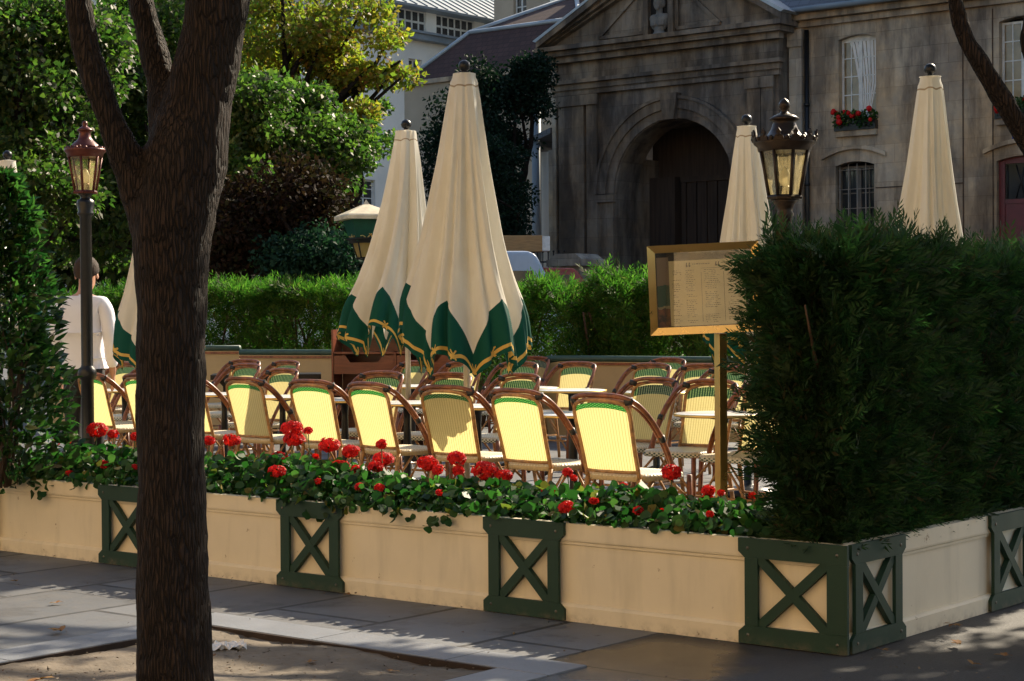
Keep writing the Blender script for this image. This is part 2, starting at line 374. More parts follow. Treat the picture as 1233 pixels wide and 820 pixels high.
M_['plaster_w'] = simple('white_plaster', (.80, .78, .73), .9, 0, .12, .5, .2, 6)
def roofmat(name, c, bw, bh, rough=.55, metal=0.0):
    t = NT(name); co = t.coord(); s = t.n('ShaderNodeSeparateXYZ'); t.set(s.inputs[0], co)
    cb = t.n('ShaderNodeCombineXYZ'); t.set(cb.inputs[0], s.outputs[0]); t.set(cb.inputs[1], s.outputs[2])
    b = t.n('ShaderNodeTexBrick', Color1=(.7, .7, .7, 1), Color2=(1, 1, 1, 1), Mortar=(.4, .4, .4, 1)); t.set(b.inputs['Vector'], cb.outputs[0])
    b.inputs['Scale'].default_value = 1; b.inputs['Brick Width'].default_value = bw; b.inputs['Row Height'].default_value = bh; b.inputs['Mortar Size'].default_value = .012
    n = t.noise(co, 1.2, 5); col = t.mix(1.0, b.outputs[0], c, 'MULTIPLY'); col = t.mix(t.ramp(n, [(.4, 0.0), (.75, .5)]), col, tuple(x * .6 for x in c))
    return t.done(col, rough, metal, t.bump(b.outputs[1], -.5, .02))
M_['slate'] = roofmat('slate', (.10, .115, .15), .3, .16, .5)
M_['tile'] = roofmat('brown_tile', (.075, .036, .032), .25, .18, .9)
M_['zinc'] = simple('zinc', (.22, .26, .30), .6, .1, .2, .8, .1)
M_['lead'] = simple('lead_flashing', (.34, .38, .42), .5, .3, .2, 2)
M_['winwhite'] = simple('white_joinery', (.62, .62, .60), .5)
M_['curtain'] = simple('lace_curtain', (.72, .70, .68), .9, 0, .1, 8, .5, 14, stretch=(6, 6, 1))
M_['pane'] = simple('window_glass', (.03, .033, .036), .08, 0, .3, 1, .02, 2, .7)
M_['pane_warm'] = simple('old_window_glass', (.24, .17, .09), .12, 0, .5, 1.5, .03, 2, .7)
M_['red_door'] = simple('red_door_paint', (.13, .018, .022), .4)
M_['wood_door'] = simple('old_oak_gate', (.05, .033, .024), .75, 0, .5, 2, .5, 8, stretch=(7, 1, .4))
M_['plaque'] = simple('blue_enamel', (.012, .025, .22), .25)
M_['enamel'] = simple('white_enamel', (.8, .8, .8), .3)
M_['van'] = simple('pale_blue_van_paint', (.42, .50, .62), .3, 0, .06)
M_['car_red'] = simple('red_car_paint', (.34, .06, .03), .3, 0, .06)
M_['timber'] = simple('timber', (.42, .24, .10), .7, 0, .25, 5, .2, 30, stretch=(1, 6, 6))
M_['rubber'] = simple('rubber', (.02, .02, .02), .8)
M_['barrier'] = simple('barrier_cream', (.50, .36, .17), .55, 0, .12, 2)
M_['rail_green'] = simple('barrier_green_rail', (.035, .075, .05), .5)
M_['dryleaf'] = leafmat('dry_leaf', [(.20, .08, .025), (.30, .15, .05), (.34, .22, .10)], .8, .2, 1.1)
def glassmat(name, tint, rough=.02, amt=.16):
    t = NT(name); g = t.n('ShaderNodeBsdfGlossy', Color=(1, 1, 1, 1)); g.inputs['Roughness'].default_value = rough
    tr = t.n('ShaderNodeBsdfTransparent', Color=(*tint, 1)); fr = t.n('ShaderNodeFresnel'); fr.inputs[0].default_value = 1.5
    x = t.n('ShaderNodeMixShader'); t.set(x.inputs[0], t.m('ADD', fr.outputs[0], amt, clamp=True)); t.t.links.new(tr.outputs[0], x.inputs[1]); t.t.links.new(g.outputs[0], x.inputs[2]); t.t.links.new(x.outputs[0], t.out.inputs[0])
    return t.mat
M_['glass'] = glassmat('lantern_glass', (.97, .93, .80), .03, .05)
def lampglass():
    t = NT('warm_lantern_pane'); n = t.noise(t.map(t.coord(), (1, 1, .15)), 40, 3); tr = t.n('ShaderNodeBsdfTransparent', Color=(.95, .90, .74, 1)); tl = t.n('ShaderNodeBsdfTranslucent'); t.set(tl.inputs[0], (.85, .72, .42)); gl = t.n('ShaderNodeBsdfGlossy'); gl.inputs['Roughness'].default_value = .08
    a = t.n('ShaderNodeMixShader'); t.set(a.inputs[0], t.ramp(n, [(.35, .08), (.7, .36)])); t.t.links.new(tr.outputs[0], a.inputs[1]); t.t.links.new(tl.outputs[0], a.inputs[2])
    b = t.n('ShaderNodeMixShader'); b.inputs[0].default_value = .10; t.t.links.new(a.outputs[0], b.inputs[1]); t.t.links.new(gl.outputs[0], b.inputs[2]); t.t.links.new(b.outputs[0], t.out.inputs[0]); return t.mat
M_['glass'] = lampglass()
M_['menu_glass'] = glassmat('menu_glass', (.93, .93, .9), .01, .0)
def frosted():
    t = NT('frosted_bulb'); return t.done((.8, .78, .7), .3, 0, None, .5, (.9, .85, .7))
M_['bulb'] = frosted()
def bakedglass():
    t = NT('warm_lantern_glass'); n = t.noise(t.map(t.coord(), (1, 1, .2)), 30, 3); c = t.mix(n, (.55, .42, .18), (.75, .62, .32)); return t.done(c, .12, 0, None, .6, c)
M_['oldglass'] = bakedglass()
SKY_S, SUN_S, EXPO = 0.09, 5.0, 1.03
# ------------------------------------------------------------------ ground
def slabmat():
    t = NT('stone_slabs'); co = t.coord(); s = t.n('ShaderNodeSeparateXYZ'); t.set(s.inputs[0], co)
    wob = t.noise(co, .9, 2); cb = t.n('ShaderNodeCombineXYZ'); t.set(cb.inputs[0], t.m('ADD', s.outputs[1], t.m('MULTIPLY', wob, .03))); t.set(cb.inputs[1], t.m('ADD', s.outputs[0], t.m('MULTIPLY', wob, .04)))
    b = t.n('ShaderNodeTexBrick', Color1=(.5, .5, .5, 1), Color2=(1, 1, 1, 1), Mortar=(.06, .06, .06, 1)); t.set(b.inputs['Vector'], cb.outputs[0])
    b.inputs['Scale'].default_value = 1; b.inputs['Brick Width'].default_value = 1.08; b.inputs['Row Height'].default_value = .66; b.inputs['Mortar Size'].default_value = .017
    n1 = t.noise(co, .8, 5, .6); n2 = t.noise(co, 45, 4, .7); n3 = t.noise(co, 4, 5, .65)
    col = t.mix(1.0, b.outputs[0], (.165, .174, .188), 'MULTIPLY')
    col = t.mix(t.ramp(n1, [(.4, 0.0), (.65, .7)]), col, (.080, .076, .076))
    col = t.mix(t.ramp(n3, [(.45, 0.0), (.75, .45)]), col, (.150, .136, .120))
    col = t.mix(t.ramp(n2, [(.6, 0.0), (.75, .35)]), col, (.05, .048, .045))
    n5 = t.noise(co, 1.7, 6, .7); n6 = t.noise(t.map(co, (1, 1, 1), (5.3, 2.2, 0)), 9, 4, .7)
    col = t.mix(t.ramp(n5, [(.52, 0.0), (.60, .6)]), col, (.055, .052, .050)); col = t.mix(t.ramp(n6, [(.66, 0.0), (.70, .8)]), col, (.035, .033, .032))
    rough = t.m('ADD', .42, t.m('MULTIPLY', n1, .5))
    return t.done(col, rough, 0, t.bump(t.m('ADD', t.m('MULTIPLY', n3, .8), t.m('ADD', t.m('MULTIPLY', n2, .25), t.m('MULTIPLY', b.outputs[1], -1.5))), .35, .012))
def asphmat():
    t = NT('asphalt'); co = t.coord(); n1 = t.noise(co, .5, 4); n2 = t.noise(co, 90, 4, .75); n3 = t.noise(co, 3, 5, .6)
    col = t.mix(t.ramp(n2, [(.35, 0.0), (.7, 1.0)]), (.034, .034, .036), (.072, .071, .073))
    col = t.mix(t.ramp(n3, [(.45, 0.0), (.7, .5)]), col, (.055, .054, .056))
    # a wet stain beside the corner of the planter (a thing of the ground: spilled water)
    s = t.n('ShaderNodeSeparateXYZ'); t.set(s.inputs[0], co)
    dx = t.m('ADD', t.m('MULTIPLY', t.m('ADD', s.outputs[0], .55), 1.9), t.m('MULTIPLY', t.m('SUBTRACT', n3, .5), 1.0)); dy = t.m('ADD', t.m('MULTIPLY', t.m('ADD', s.outputs[1], .55), 1.6), t.m('MULTIPLY', t.m('SUBTRACT', n1, .5), 2))
    d = t.m('SQRT', t.m('ADD', t.m('MULTIPLY', dx, dx), t.m('MULTIPLY', dy, dy)))
    wet = t.ramp(d, [(.55, 1.0), (.85, 0.0)])
    col = t.mix(wet, col, (.022, .019, .017))
    rough = t.m('SUBTRACT', t.m('ADD', .6, t.m('MULTIPLY', n3, .25)), t.m('MULTIPLY', wet, .5))
    return t.done(col, rough, 0, t.bump(n2, .35, .006))
M_['slab'] = slabmat(); M_['asphalt'] = asphmat()
M_['granite'] = simple('granite_kerb', (.185, .195, .215), .55, 0, .2, 3, .25, 90)
M_['dirt'] = simple('tree_pit_soil', (.155, .125, .092), .95, 0, .45, 3.5, .7, 26)
M_['road'] = simple('road_asphalt', (.055, .053, .052), .8, 0, .25, 1, .3, 60)
LOC = Matrix.Translation(C0) @ Matrix.Rotation(RZ, 4, 'Z')   # local x = towards the right corner, y = into the terrace
def rect(mb, u0, u1, v0, v1, z=0.0, th=.05): mb.box((-u1, v0, z - th), (-u0, v1, z))
m = MB(); m.box((-900, -900, -.30), (900, 900, -.13)); tag(m.build('ground', M_['road']), kind='structure')
m = MB(); rect(m, .874, 40, -.80, 26, 0, .12); rect(m, 2.804, 40, -4, -.804, 0, .12); rect(m, .674, 2.80, -4, -3.154, 0, .12)
tag(m.build('pavement', M_['slab'], None, LOC), kind='structure')
m = MB(); rect(m, -30, .866, -.80, 26, -.002, .11); rect(m, -30, .666, -4, -.804, -.002, .11)
tag(m.build('asphalt_path', M_['asphalt'], None, LOC), kind='structure')
m = MB()
for a in ((.67, 1.18, -1.05, -.808), (1.186, 1.93, -1.05, -.808), (1.936, 2.796, -1.05, -.808), (2.552, 2.796, -2.1, -1.056), (2.552, 2.796, -3.15, -2.106), (.67, .914, -2.1, -1.056), (.67, .914, -3.15, -2.106), (.92, 2.546, -3.15, -2.91)):
    m.box((-a[1], a[2], -.12), (-a[0], a[3], .004), bev=.003)
tag(m.build('kerb_strip', M_['granite'], None, LOC), kind='structure')
m = MB()
for a in ((.916, 2.55, -1.062, -1.0515), (2.5385, 2.5495, -2.9, -1.0625), (.9165, .9275, -2.9, -1.0625)): m.box((-a[1], a[2], -.1), (-a[0], a[3], .001))
tag(m.build('pit_edging', simple('rusty_steel_edging', (.035, .022, .016), .85, .1, .4, 9), None, LOC), kind='structure')
# uneven soil of the tree pit
m = MB(); nx, ny = 40, 46; vs = []; g = np.random.default_rng(3)
for j in range(ny + 1):
    for i in range(nx + 1):
        x = -2.552 + (2.552 - .914) * i / nx; y = -2.92 + 1.87 * j / ny
        d = math.hypot(x + 1.48, y + 2.14); z = -.016 + .05 * math.exp(-(d / .35) ** 2) + .010 * math.sin(7 * x + 1) * math.cos(6 * y) + g.normal() * .0025
        vs.append((x, y, z))
m.add(vs, [(j * (nx + 1) + i, j * (nx + 1) + i + 1, (j + 1) * (nx + 1) + i + 1, (j + 1) * (nx + 1) + i) for j in range(ny) for i in range(nx)], 0, True)
tag(m.build('soil_ground', M_['dirt'], None, LOC), kind='structure')

# ------------------------------------------------------------------ planters
HP = .435
PROF = [(-.0205, 0), (-.0205, .066), (-.014, .074), (-.009, .078), (0, .080), (0, .338), (-.009, .341), (-.010, .353), (-.017, .357), (-.019, .366), (-.019, HP), (.028, HP), (.028, 0)]
def cross_frame(mb, x0, x1, bolts=True, full_r=False):
    y = -.024; w = x1 - x0; ins = .030
    xl = x0 + ins; xr = x1 - (0 if full_r else ins)
    for (za, zb, s) in ((.004, .078, 1), (HP - .078, HP + .002, -1)):             # plates with chamfered ears
        if s > 0: poly = [(x0, za), (x1, za), (x1, zb - .025), (xr if not full_r else x1, zb), (xl, zb), (x0, zb - .025)]
        else: poly = [(x0, zb), (x1, zb), (x1, za + .025), (xr if not full_r else x1, za), (xl, za), (x0, za + .025)]
        mb.prism(poly, y - .014, -.0215, 'y', 0)
    mb.box((xl, y - .014, .0785), (xl + .062, -.0215, HP - .0785), 0, bev=.002)
    mb.box((xr - (.062 if not full_r else .092), y - .014, .0785), (xr, -.0215, HP - .0785), 0, bev=.002)
    xi0 = xl + .056; xi1 = xr - (.056 if not full_r else .086)
    for (a, b, e) in (((xi0, .071), (xi1, HP - .071), 0), ((xi0, HP - .071), (xi1, .071), .0012)):
        mb.bar((a[0], -.006 - e, a[1]), (b[0], -.006 - e, b[1]), .040, .026)
    for bx in (x0 + .045, x1 - .045):
        for bz in (.04, HP - .038): mb.ball((bx, y - .014, bz), .0075, 1, 8, (1, .5, 1))
def planter(name, label, M, x0, x1, depth, frames, corner_frame):
    t = thing(name, label, 'planter', M=M)
    edges = [x0] + sorted(sum([[a, b] for a, b in frames], [])) + [x1]
    mb = MB(); mb.prism(PROF, x0, x1, 'x'); mb.build('front_board', M_['cream'], t)
    mb = MB(); mb.prism([(depth, 0), (depth, HP), (depth - .03, HP), (depth - .03, 0)], x0 + (.03 if x1 < 1 else .53), x1 - .64 if x1 < 1 else x1, 'x'); mb.build('back_board', M_['cream'], t)
    mb = MB(); mb.box((x0 + (.03 if x1 < 1 else .53), .0285, .02), (x1 - (.03 if x1 < 1 else 0), depth - .0305, HP - .05)); mb.build('soil', M_['soil'], t)
    for a, b in frames:
        mb = MB(); cross_frame(mb, a, b, full_r=(corner_frame and abs(b - .038) < .01)); mb.build('cross_frame', [M_['green'], M_['bolt']], t)
    return t
planter('planter_box', 'long cream wooden planter of red geraniums with dark green X frames along the pavement', LOC, -9.5, -.002, .52,
        [(-.465, .038), (-1.835, -1.37), (-3.20, -2.735), (-4.62, -4.155), (-6.02, -5.555)], True)
LOCR = Matrix.Translation(C0) @ Matrix.Rotation(ANG, 4, 'Z')
planter('planter_box', 'shorter cream planter with green X frames under the big dark conifer hedge', LOCR, -.001, 5.6, .62,
        [(0.003, .466), (1.303, 1.77), (2.62, 3.085), (3.95, 4.415)], False)
# the corner post of the side planter closes the gap between the two boards
# ------------------------------------------------------------------ rattan chairs
def make_chair():
    t = thing('rattan_chair', 'x', 'chair')
    # woven back panel
    mb = MB(); nx, nz = 10, 12; vs = []; uv = []
    for j in range(nz + 1):
        for i in range(nx + 1):
            a = i / nx * 2 - 1; v = j / nz; hw = .178 + .018 * v
            top = .868 - .030 * abs(a) ** 2.6; z = .485 + (top - .485) * v
            y = -.205 - .115 * (z - .45) / .42 + .022 * a * a - .022
            vs.append((a * hw, y, z)); uv.append(((a + 1) / 2, v))
    mb.add(vs, [(j * (nx + 1) + i, j * (nx + 1) + i + 1, (j + 1) * (nx + 1) + i + 1, (j + 1) * (nx + 1) + i) for j in range(nz) for i in range(nx)], 0, True, None, uv)
    pan = mb.build('back_panel', M_['weave'], t)
    yb = lambda z, a=1: -.205 - .115 * (z - .45) / .42 + .022 * a * a - .022
    # light cane frame round the panel
    mb = MB(); pts = [(-.186, yb(.43), .43), (-.188, yb(.6), .6), (-.197, yb(.78), .78), (-.190, yb(.835), .835), (-.160, yb(.866, .8), .866), (-.08, yb(.884, .3), .884), (0, yb(.887, 0), .887)]
    full = pts + [(-x, y, z) for x, y, z in pts[-2::-1]]
    mb.tube(spline(full, 4), .0125, 8); mb.tube([(-.186, yb(.478), .478), (0, yb(.478, 0), .478), (.186, yb(.478), .478)], .011, 8)
    mb.build('back_frame', M_['cane'], t)
    # dark rattan hoop: over the back, round the sides and down as the front legs
    half = [(0, -.335, .912), (.11, -.332, .909), (.182, -.318, .895), (.226, -.285, .868), (.248, -.225, .815), (.260, -.15, .735), (.265, -.075, .635), (.262, -.01, .53), (.252, .03, .435)]
    full = [(-x, y, z) for x, y, z in half[::-1]] + half[1:]
    mb = MB(); mb.tube(spline(full, 4), .0145, 9); mb.tube(spline([(x * .945, y + .004, z - .023) for x, y, z in full], 3), .0075, 7)
    mb.build('arm_hoop', M_['dark_rattan'], t)
    for s in (-1, 1):
        mb = MB(); mb.tube([(s * .176, -.320, .872), (s * .216, -.292, .885)], .021, 8); mb.build('binding', M_['binding'], t)
        mb = MB(); mb.tube([(s * .2625, -.105, .68), (s * .2635, -.085, .65)], .0195, 8); mb.build('binding', M_['binding'], t)
    # seat
    mb = MB(); n = 32; ring = []
    for k in range(n):
        a = 2 * math.pi * k / n; c, s_ = math.cos(a), math.sin(a); p = 5
        r = (abs(c) ** p + abs(s_) ** p) ** (-1 / p); ring.append((.225 * c * r * (1 + .06 * s_ * r), -.01 + .215 * s_ * r))
    vs = []; lv = [(.97, .425), (1.0, .432), (1.0, .452), (.96, .466), (.6, .462), (0.001, .456)]
    for k_, z in lv: vs += [(x * k_, (y + .01) * k_ - .01, z) for x, y in ring]
    mb.add(vs, [(i * n + k, i * n + (k + 1) % n, (i + 1) * n + (k + 1) % n, (i + 1) * n + k) for i in range(len(lv) - 1) for k in range(n)], 0, True); mb.build('seat', M_['seat'], t)
    for sx in (-1, 1):
        mb = MB(); mb.tube([(sx * .252, .175, .445), (sx * .246, .185, .2), (sx * .240, .19, 0)], [.0165, .016, .015], 8); mb.build('leg', M_['dark_rattan'], t)
        mb = MB(); mb.tube([(sx * .186, yb(.44), .44), (sx * .196, -.255, .2), (sx * .204, -.29, 0)], [.015, .0145, .014], 8); mb.build('leg', M_['cane'], t)
    mb = MB()
    for sx in (-1, 1):
        mb.tube([(sx * .246, .18, .22), (sx * .194, -.25, .22)], .009, 6); mb.tube([(sx * .246, .182, .30), (sx * .20, .05, .425)], .009, 6); mb.tube([(sx * .195, -.248, .25), (sx * .21, -.1, .425)], .009, 6)
        mb.tube([(sx * .244, .184, .10), (sx * .02, .19, .41)], .009, 6)
    mb.tube([(-.24, .184, .20), (.24, .184, .20)], .009, 6); mb.tube([(-.2, -.255, .20), (.2, -.255, .20)], .009, 6)
    mb.build('brace', M_['cane'], t)
    return t
chair0 = make_chair(); used = []
def put_chair(x, Y, rz, label, group):
    t = chair0 if not used else copy_tree(chair0)
    used.append(1); p = P(x, 460, Y)
    t.matrix_world = Matrix.Translation((p.x, p.y, 0)) @ Matrix.Rotation(rz, 4, 'Z')
    t['label'] = label; t['group'] = group
    if group != FR:
        for ch in t.children:
            if ch.name.startswith('back_panel'): ch.data = panel_in
    return t
panel_in = [c for c in chair0.children if c.name.startswith('back_panel')][0].data.copy(); panel_in.materials[0] = M_['weave_in']
FR = 'rattan chairs of the front row, backs to the pavement'
j = lambda: R(random.uniform(-8, 8))
for x, Y, lab in ((733, 10.45, 'front-row rattan chair seen from behind, next to the brass menu stand'),
                  (634, 11.2, 'front-row rattan chair with a slanting shadow on its yellow back, second from the menu stand'),
                  (545, 11.85, 'front-row rattan chair seen from behind, just left of the big parasol pole'),
                  (459, 12.5, 'front-row rattan chair below the left flap of the big parasol'),
                  (386, 13.1, 'front-row rattan chair behind the tallest bunch of red geraniums'),
                  (308, 13.75, 'front-row rattan chair, first whole one right of the tree trunk'),
                  (243, 14.3, 'front-row rattan chair half hidden by the right edge of the tree trunk'),
                  (183, 14.8, 'front-row rattan chair almost wholly hidden behind the tree trunk'),
                  (128, 15.2, 'front-row rattan chair between the left bush and the tree trunk')):
    put_chair(x + 330 / Y, Y, RZ + j(), lab, FR)
BR = 'rattan chairs turned towards the pavement'
BZ = RZ + math.pi
for x, Y, lab in ((824, 12.1, 'rattan chair facing us beside the brass pole, its whole woven back in view'),
                  (752, 12.6, 'rattan chair facing us right behind the rightmost front-row one'),
                  (591, 13.7, 'rattan chair facing us right of the big parasol pole, in the second row'),
                  (510, 14.0, 'second-row rattan chair facing us between the two parasol poles, hidden low'),
                  (431, 14.5, 'rattan chair facing us left of the near parasol hem, in front of the cabinet'),
                  (893, 11.6, 'rattan chair facing us, mostly hidden by the dark hedge, behind the round table')):
    put_chair(x, Y, BZ + j(), lab, BR)
for x, Y, lab in ((473, 18.0, 'rattan chair facing us in the third row, right in front of the mahogany cabinet'),
                  (535, 17.7, 'rattan chair facing us in the third row, behind the big parasol pole'),
                  (604, 17.4, 'rattan chair facing us in the third row, under the right flap of the big parasol'),
                  (672, 17.2, 'third-row rattan chair facing us, alone at the left end of the cream bench'),
                  (760, 16.5, 'rattan chair facing us in the third row, in the middle of the cream bench'),
                  (829, 16.1, 'rattan chair facing us in the third row, left of the brass pole'),
                  (850, 15.2, 'rattan chair with a dark arch touching the brass pole')):
    put_chair(x, Y, BZ + j(), lab, BR)
for x, Y, lab in ((623, 19.8, 'far rattan chair in shade by the rounded end of the cream bench'),
                  (783, 18.6, 'far rattan chair peeping over the middle of the cream bench row'),
                  (316, 18.6, 'far rattan chair left of the black table'),
                  (306, 15.6, 'rattan chair facing us just above the first one right of the trunk'),
                  (266, 17.4, 'rattan chair facing us hugging the right edge of the tree trunk, lower one of two'),
                  (271, 19.2, 'rattan chair facing us hugging the right edge of the tree trunk, upper one of two'),
                  (121, 18.4, 'small far rattan chair at the foot of the red lamp post'),
                  (150, 19.6, 'far rattan chair below the half hidden parasol left of the trunk'),
                  (154, 17.0, 'rattan chair facing us left of the trunk, behind the front row'),
                  (172, 15.9, 'rattan chair facing us cut by the left edge of the tree trunk')):
    put_chair(x, Y, BZ + j(), lab, BR)
# ------------------------------------------------------------------ tables
def round_table():
    t = thing('cafe_table', 'x', 'table')
    mb = MB(); mb.lathe([(.0, .7325), (.285, .7325), (.292, .729), (.292, .716), (.28, .714), (0, .714)], 40, 0); mb.build('tabletop', M_['marble'], t)
    mb = MB(); mb.lathe([(.2925, .713), (.300, .713), (.302, .722), (.300, .731), (.2925, .731)], 40, 0); mb.build('rim', M_['brass'], t)
    mb = MB(); mb.lathe([(.10, .7135), (.09, .70), (.03, .69), (.024, .6), (.03, .42), (.024, .38), (.03, .12), (.05, .06), (.05, .03)], 16, 0)
    for k in range(3):
        a = 2 * math.pi * k / 3; mb.tube([(.03 * math.cos(a), .03 * math.sin(a), .10), (.18 * math.cos(a), .18 * math.sin(a), .06), (.27 * math.cos(a), .27 * math.sin(a), .015)], [.022, .018, .018], 8)
    mb.build('pedestal', M_['black'], t); return t
tb0 = round_table(); tused = []
for x, Y, lab in ((868, 11.6, 'round white marble table right beside the brass menu pole'), (690, 11.7, 'round table between the second front chair and the chair behind it'),
                  (575, 12.8, 'round marble table behind the big parasol pole'), (490, 13.4, 'round marble table under the near parasol hem'), (415, 14.0, 'round marble table in the second gap left of the parasols'),
                  (340, 14.6, 'round marble table behind the first chairs right of the trunk'), (270, 15.2, 'round marble table hugging the right edge of the trunk'),
                  (688, 15.5, 'round marble table in front of the third row, below the cream bench end'), (632, 16.1, 'round marble table in the third row below the parasol flap'),
                  (497, 16.7, 'round marble table pierced by the view of the thin parasol pole'), (790, 15.0, 'round marble table in front of the middle of the bench'), (150, 16.2, 'round marble table left of the trunk')):
    t = tb0 if not tused else copy_tree(tb0); tused.append(1); p = P(x, 460, Y)
    t.matrix_world = Matrix.Translation((p.x, p.y, 0)) @ Matrix.Rotation(random.random() * 6, 4, 'Z'); t['label'] = lab; t['group'] = 'round marble tables'
p = P(350, 450, 19.9)
t = thing('dining_table', 'long black table top on dark legs near the back bench, left of the cabinet', 'table', (p.x - .1, p.y, 0), R(6))
mb = MB(); mb.box((-.75, -.3, .70), (.43, .3, .755), bev=.006); mb.build('tabletop', M_['black'], t)
for lx in (-.6, -.08):
    mb = MB(); mb.prism([(lx - .03, 0), (lx + .03, 0), (lx + .03, .62), (lx + .10, .699), (lx - .10, .699), (lx - .03, .62)], -.03, .03, 'y'); mb.box((lx - .05, -.25, 0), (lx + .05, -.031, .03)); mb.box((lx - .05, .031, 0), (lx + .05, .25, .03)); mb.build('leg', M_['black'], t)
# ------------------------------------------------------------------ closed parasols
def parasol(x, Y, ytop, label, seed, sway=.0, wide=1.0, rot=0.0, fold=6, kk=1.0, lean=None):
    g = random.Random(seed); ztop = P(x, ytop, Y).z; p = P(x, ytop, Y)
    t = thing('closed_parasol', label, 'parasol', (p.x, p.y, 0), rot, 'closed cream parasols with green borders')
    lx = g.uniform(-.05, .05) if lean is None else lean; nz = 64; nt = fold * 32; Lr = 1.80; zc = ztop - .07
    def cur(tab, s):
        f = lambda q: float(np.interp(q, [a for a, b in tab], [b for a, b in tab]))
        return (f(max(0, s - .04)) + f(s) * 2 + f(min(1, s + .04))) / 4
    ro = [(0, .074), (.06, .090), (.33, .150), (.60, .232), (.75, .295), (.88, .375), (1, .375)]
    ri = [(0, .066), (.06, .075), (.33, .10), (.62, .15), (.8, .22), (1, .285)]
    wt = [g.uniform(.65, 1.5) for _ in range(fold)]; cb = [sum(wt[:i]) / sum(wt) for i in range(fold + 1)]
    amp = [g.uniform(.80, 1.08) for _ in range(fold)]; drop = [g.uniform(-.05, .09) for _ in range(fold)]; skew = [g.uniform(.62, 1.5) for _ in range(fold)]; tw = [g.uniform(-.28, .28) for _ in range(fold)]; fl = [g.uniform(0, 6.3) for _ in range(fold)]
    vs = []; uv = []
    for i in range(nz + 1):
        s = i / nz
        for k in range(nt + 1):
            q = k / nt * fold; pn = int(q) % fold; ph = q - int(q) if k < nt else 0.0
            if k == nt: pn = 0
            mm = math.sin(math.pi * ph ** skew[pn]) if 0 < ph < 1 else 0.0
            m1 = mm ** 1.15
            rr = cur(ri, s) + (cur(ro, s) * wide - cur(ri, s)) * m1 * amp[pn]
            q1 = abs(((ph * 2.6 + fl[pn] + .25 * s) % 1.0) - .5) * 2; q2 = abs(((ph * 5.3 + 2 * fl[pn] - .2 * s) % 1.0) - .5) * 2
            rr += (s ** .8) * mm * (.105 * (q1 ** .6 - .5) + .040 * (q2 ** .7 - .5)) * (.6 + .4 * s)
            th = 2 * math.pi * (cb[pn] + (cb[pn + 1] - cb[pn]) * ph) + tw[pn] * s * mm + .05 * math.sin(3 * s + fl[pn]) * mm * s + sway * s
            rr *= kk if s > .02 else 1.0
            z = zc - kk * s * (Lr - .22 * m1 + drop[pn] * mm) - .02 * s ** 6 * math.sin(2 * math.pi * 2 * ph) 
            vs.append((rr * math.cos(th) + lx * s * s, rr * math.sin(th) + .02 * s * math.sin(4 * s), z)); uv.append((ph ** skew[pn], s))
    fs = []; fuv = {}
    mb = MB(); W = nt + 1
    mb.add(vs, [(i * W + k, i * W + k + 1, (i + 1) * W + k + 1, (i + 1) * W + k) for i in range(nz) for k in range(nt)], 0, True, None, uv)
    b = len(mb.v); mb.add([(0, 0, zc + .012)] + [(.074 * math.cos(2 * math.pi * k / 24), .074 * math.sin(2 * math.pi * k / 24), zc + .0005) for k in range(24)], [(0, 1 + k, 1 + (k + 1) % 24) for k in range(24)], 0, True, None, [(0.5, 0.0)] * 25)
    # right-hand edge of each panel keeps u = 1
    me_o = mb.build('canopy', M_['canvas'], t)
    ul = me_o.data.uv_layers[0].data; step = nt // fold
    for fi in range(nz * nt):
        k = fi % nt
        if (k + 1) % step == 0:
            pl = me_o.data.polygons[fi]
            for li in pl.loop_indices:
                vi = me_o.data.loops[li].vertex_index % W
                if vi == k + 1: ul[li].uv = (1.0, ul[li].uv[1])
    mb = MB(); mb.tube([(0, 0, .05), (0, 0, zc)], .021, 12); mb.build('pole', M_['pole'], t)
    mb = MB(); mb.lathe([(.02, zc + .006), (.02, zc + .02), (.034, zc + .028), (.042, zc + .05), (.034, zc + .075), (.012, zc + .09), (0, zc + .091)], 16); mb.build('finial', M_['black'], t)
    mb = MB(); mb.lathe([(.24, 0), (.24, .05), (.10, .08), (.035, .10), (.035, .22), (.022, .23)], 20); mb.build('base', M_['black'], t)
    return t
parasol(559, 12.1, 76, 'large closed parasol in the middle, nearest of the cream ones with green hem', 11, .12, .98, .35, 6, 1.11)
parasol(489, 14.3, 147, 'closed parasol tucked behind the left side of the big central one', 5, -.10, 1.10, .0, 6, .98, -.13)
parasol(899, 13.6, 141, 'closed cream parasol left of the bronze street lantern, above the menu board', 23, .1, .9, .1)
parasol(1120, 12.2, 80, 'closed cream parasol rising over the hedge between the window and the red door', 31, -.05, .86, .55, 6, 1.12)
parasol(192, 13.9, 150, 'closed parasol half hidden by the tree trunk, beside the waiter', 41, .1, .85, .2)
parasol(9, 16.0, 184, 'closed parasol whose pale top shows above the left bush', 51, .1, .9, .2)
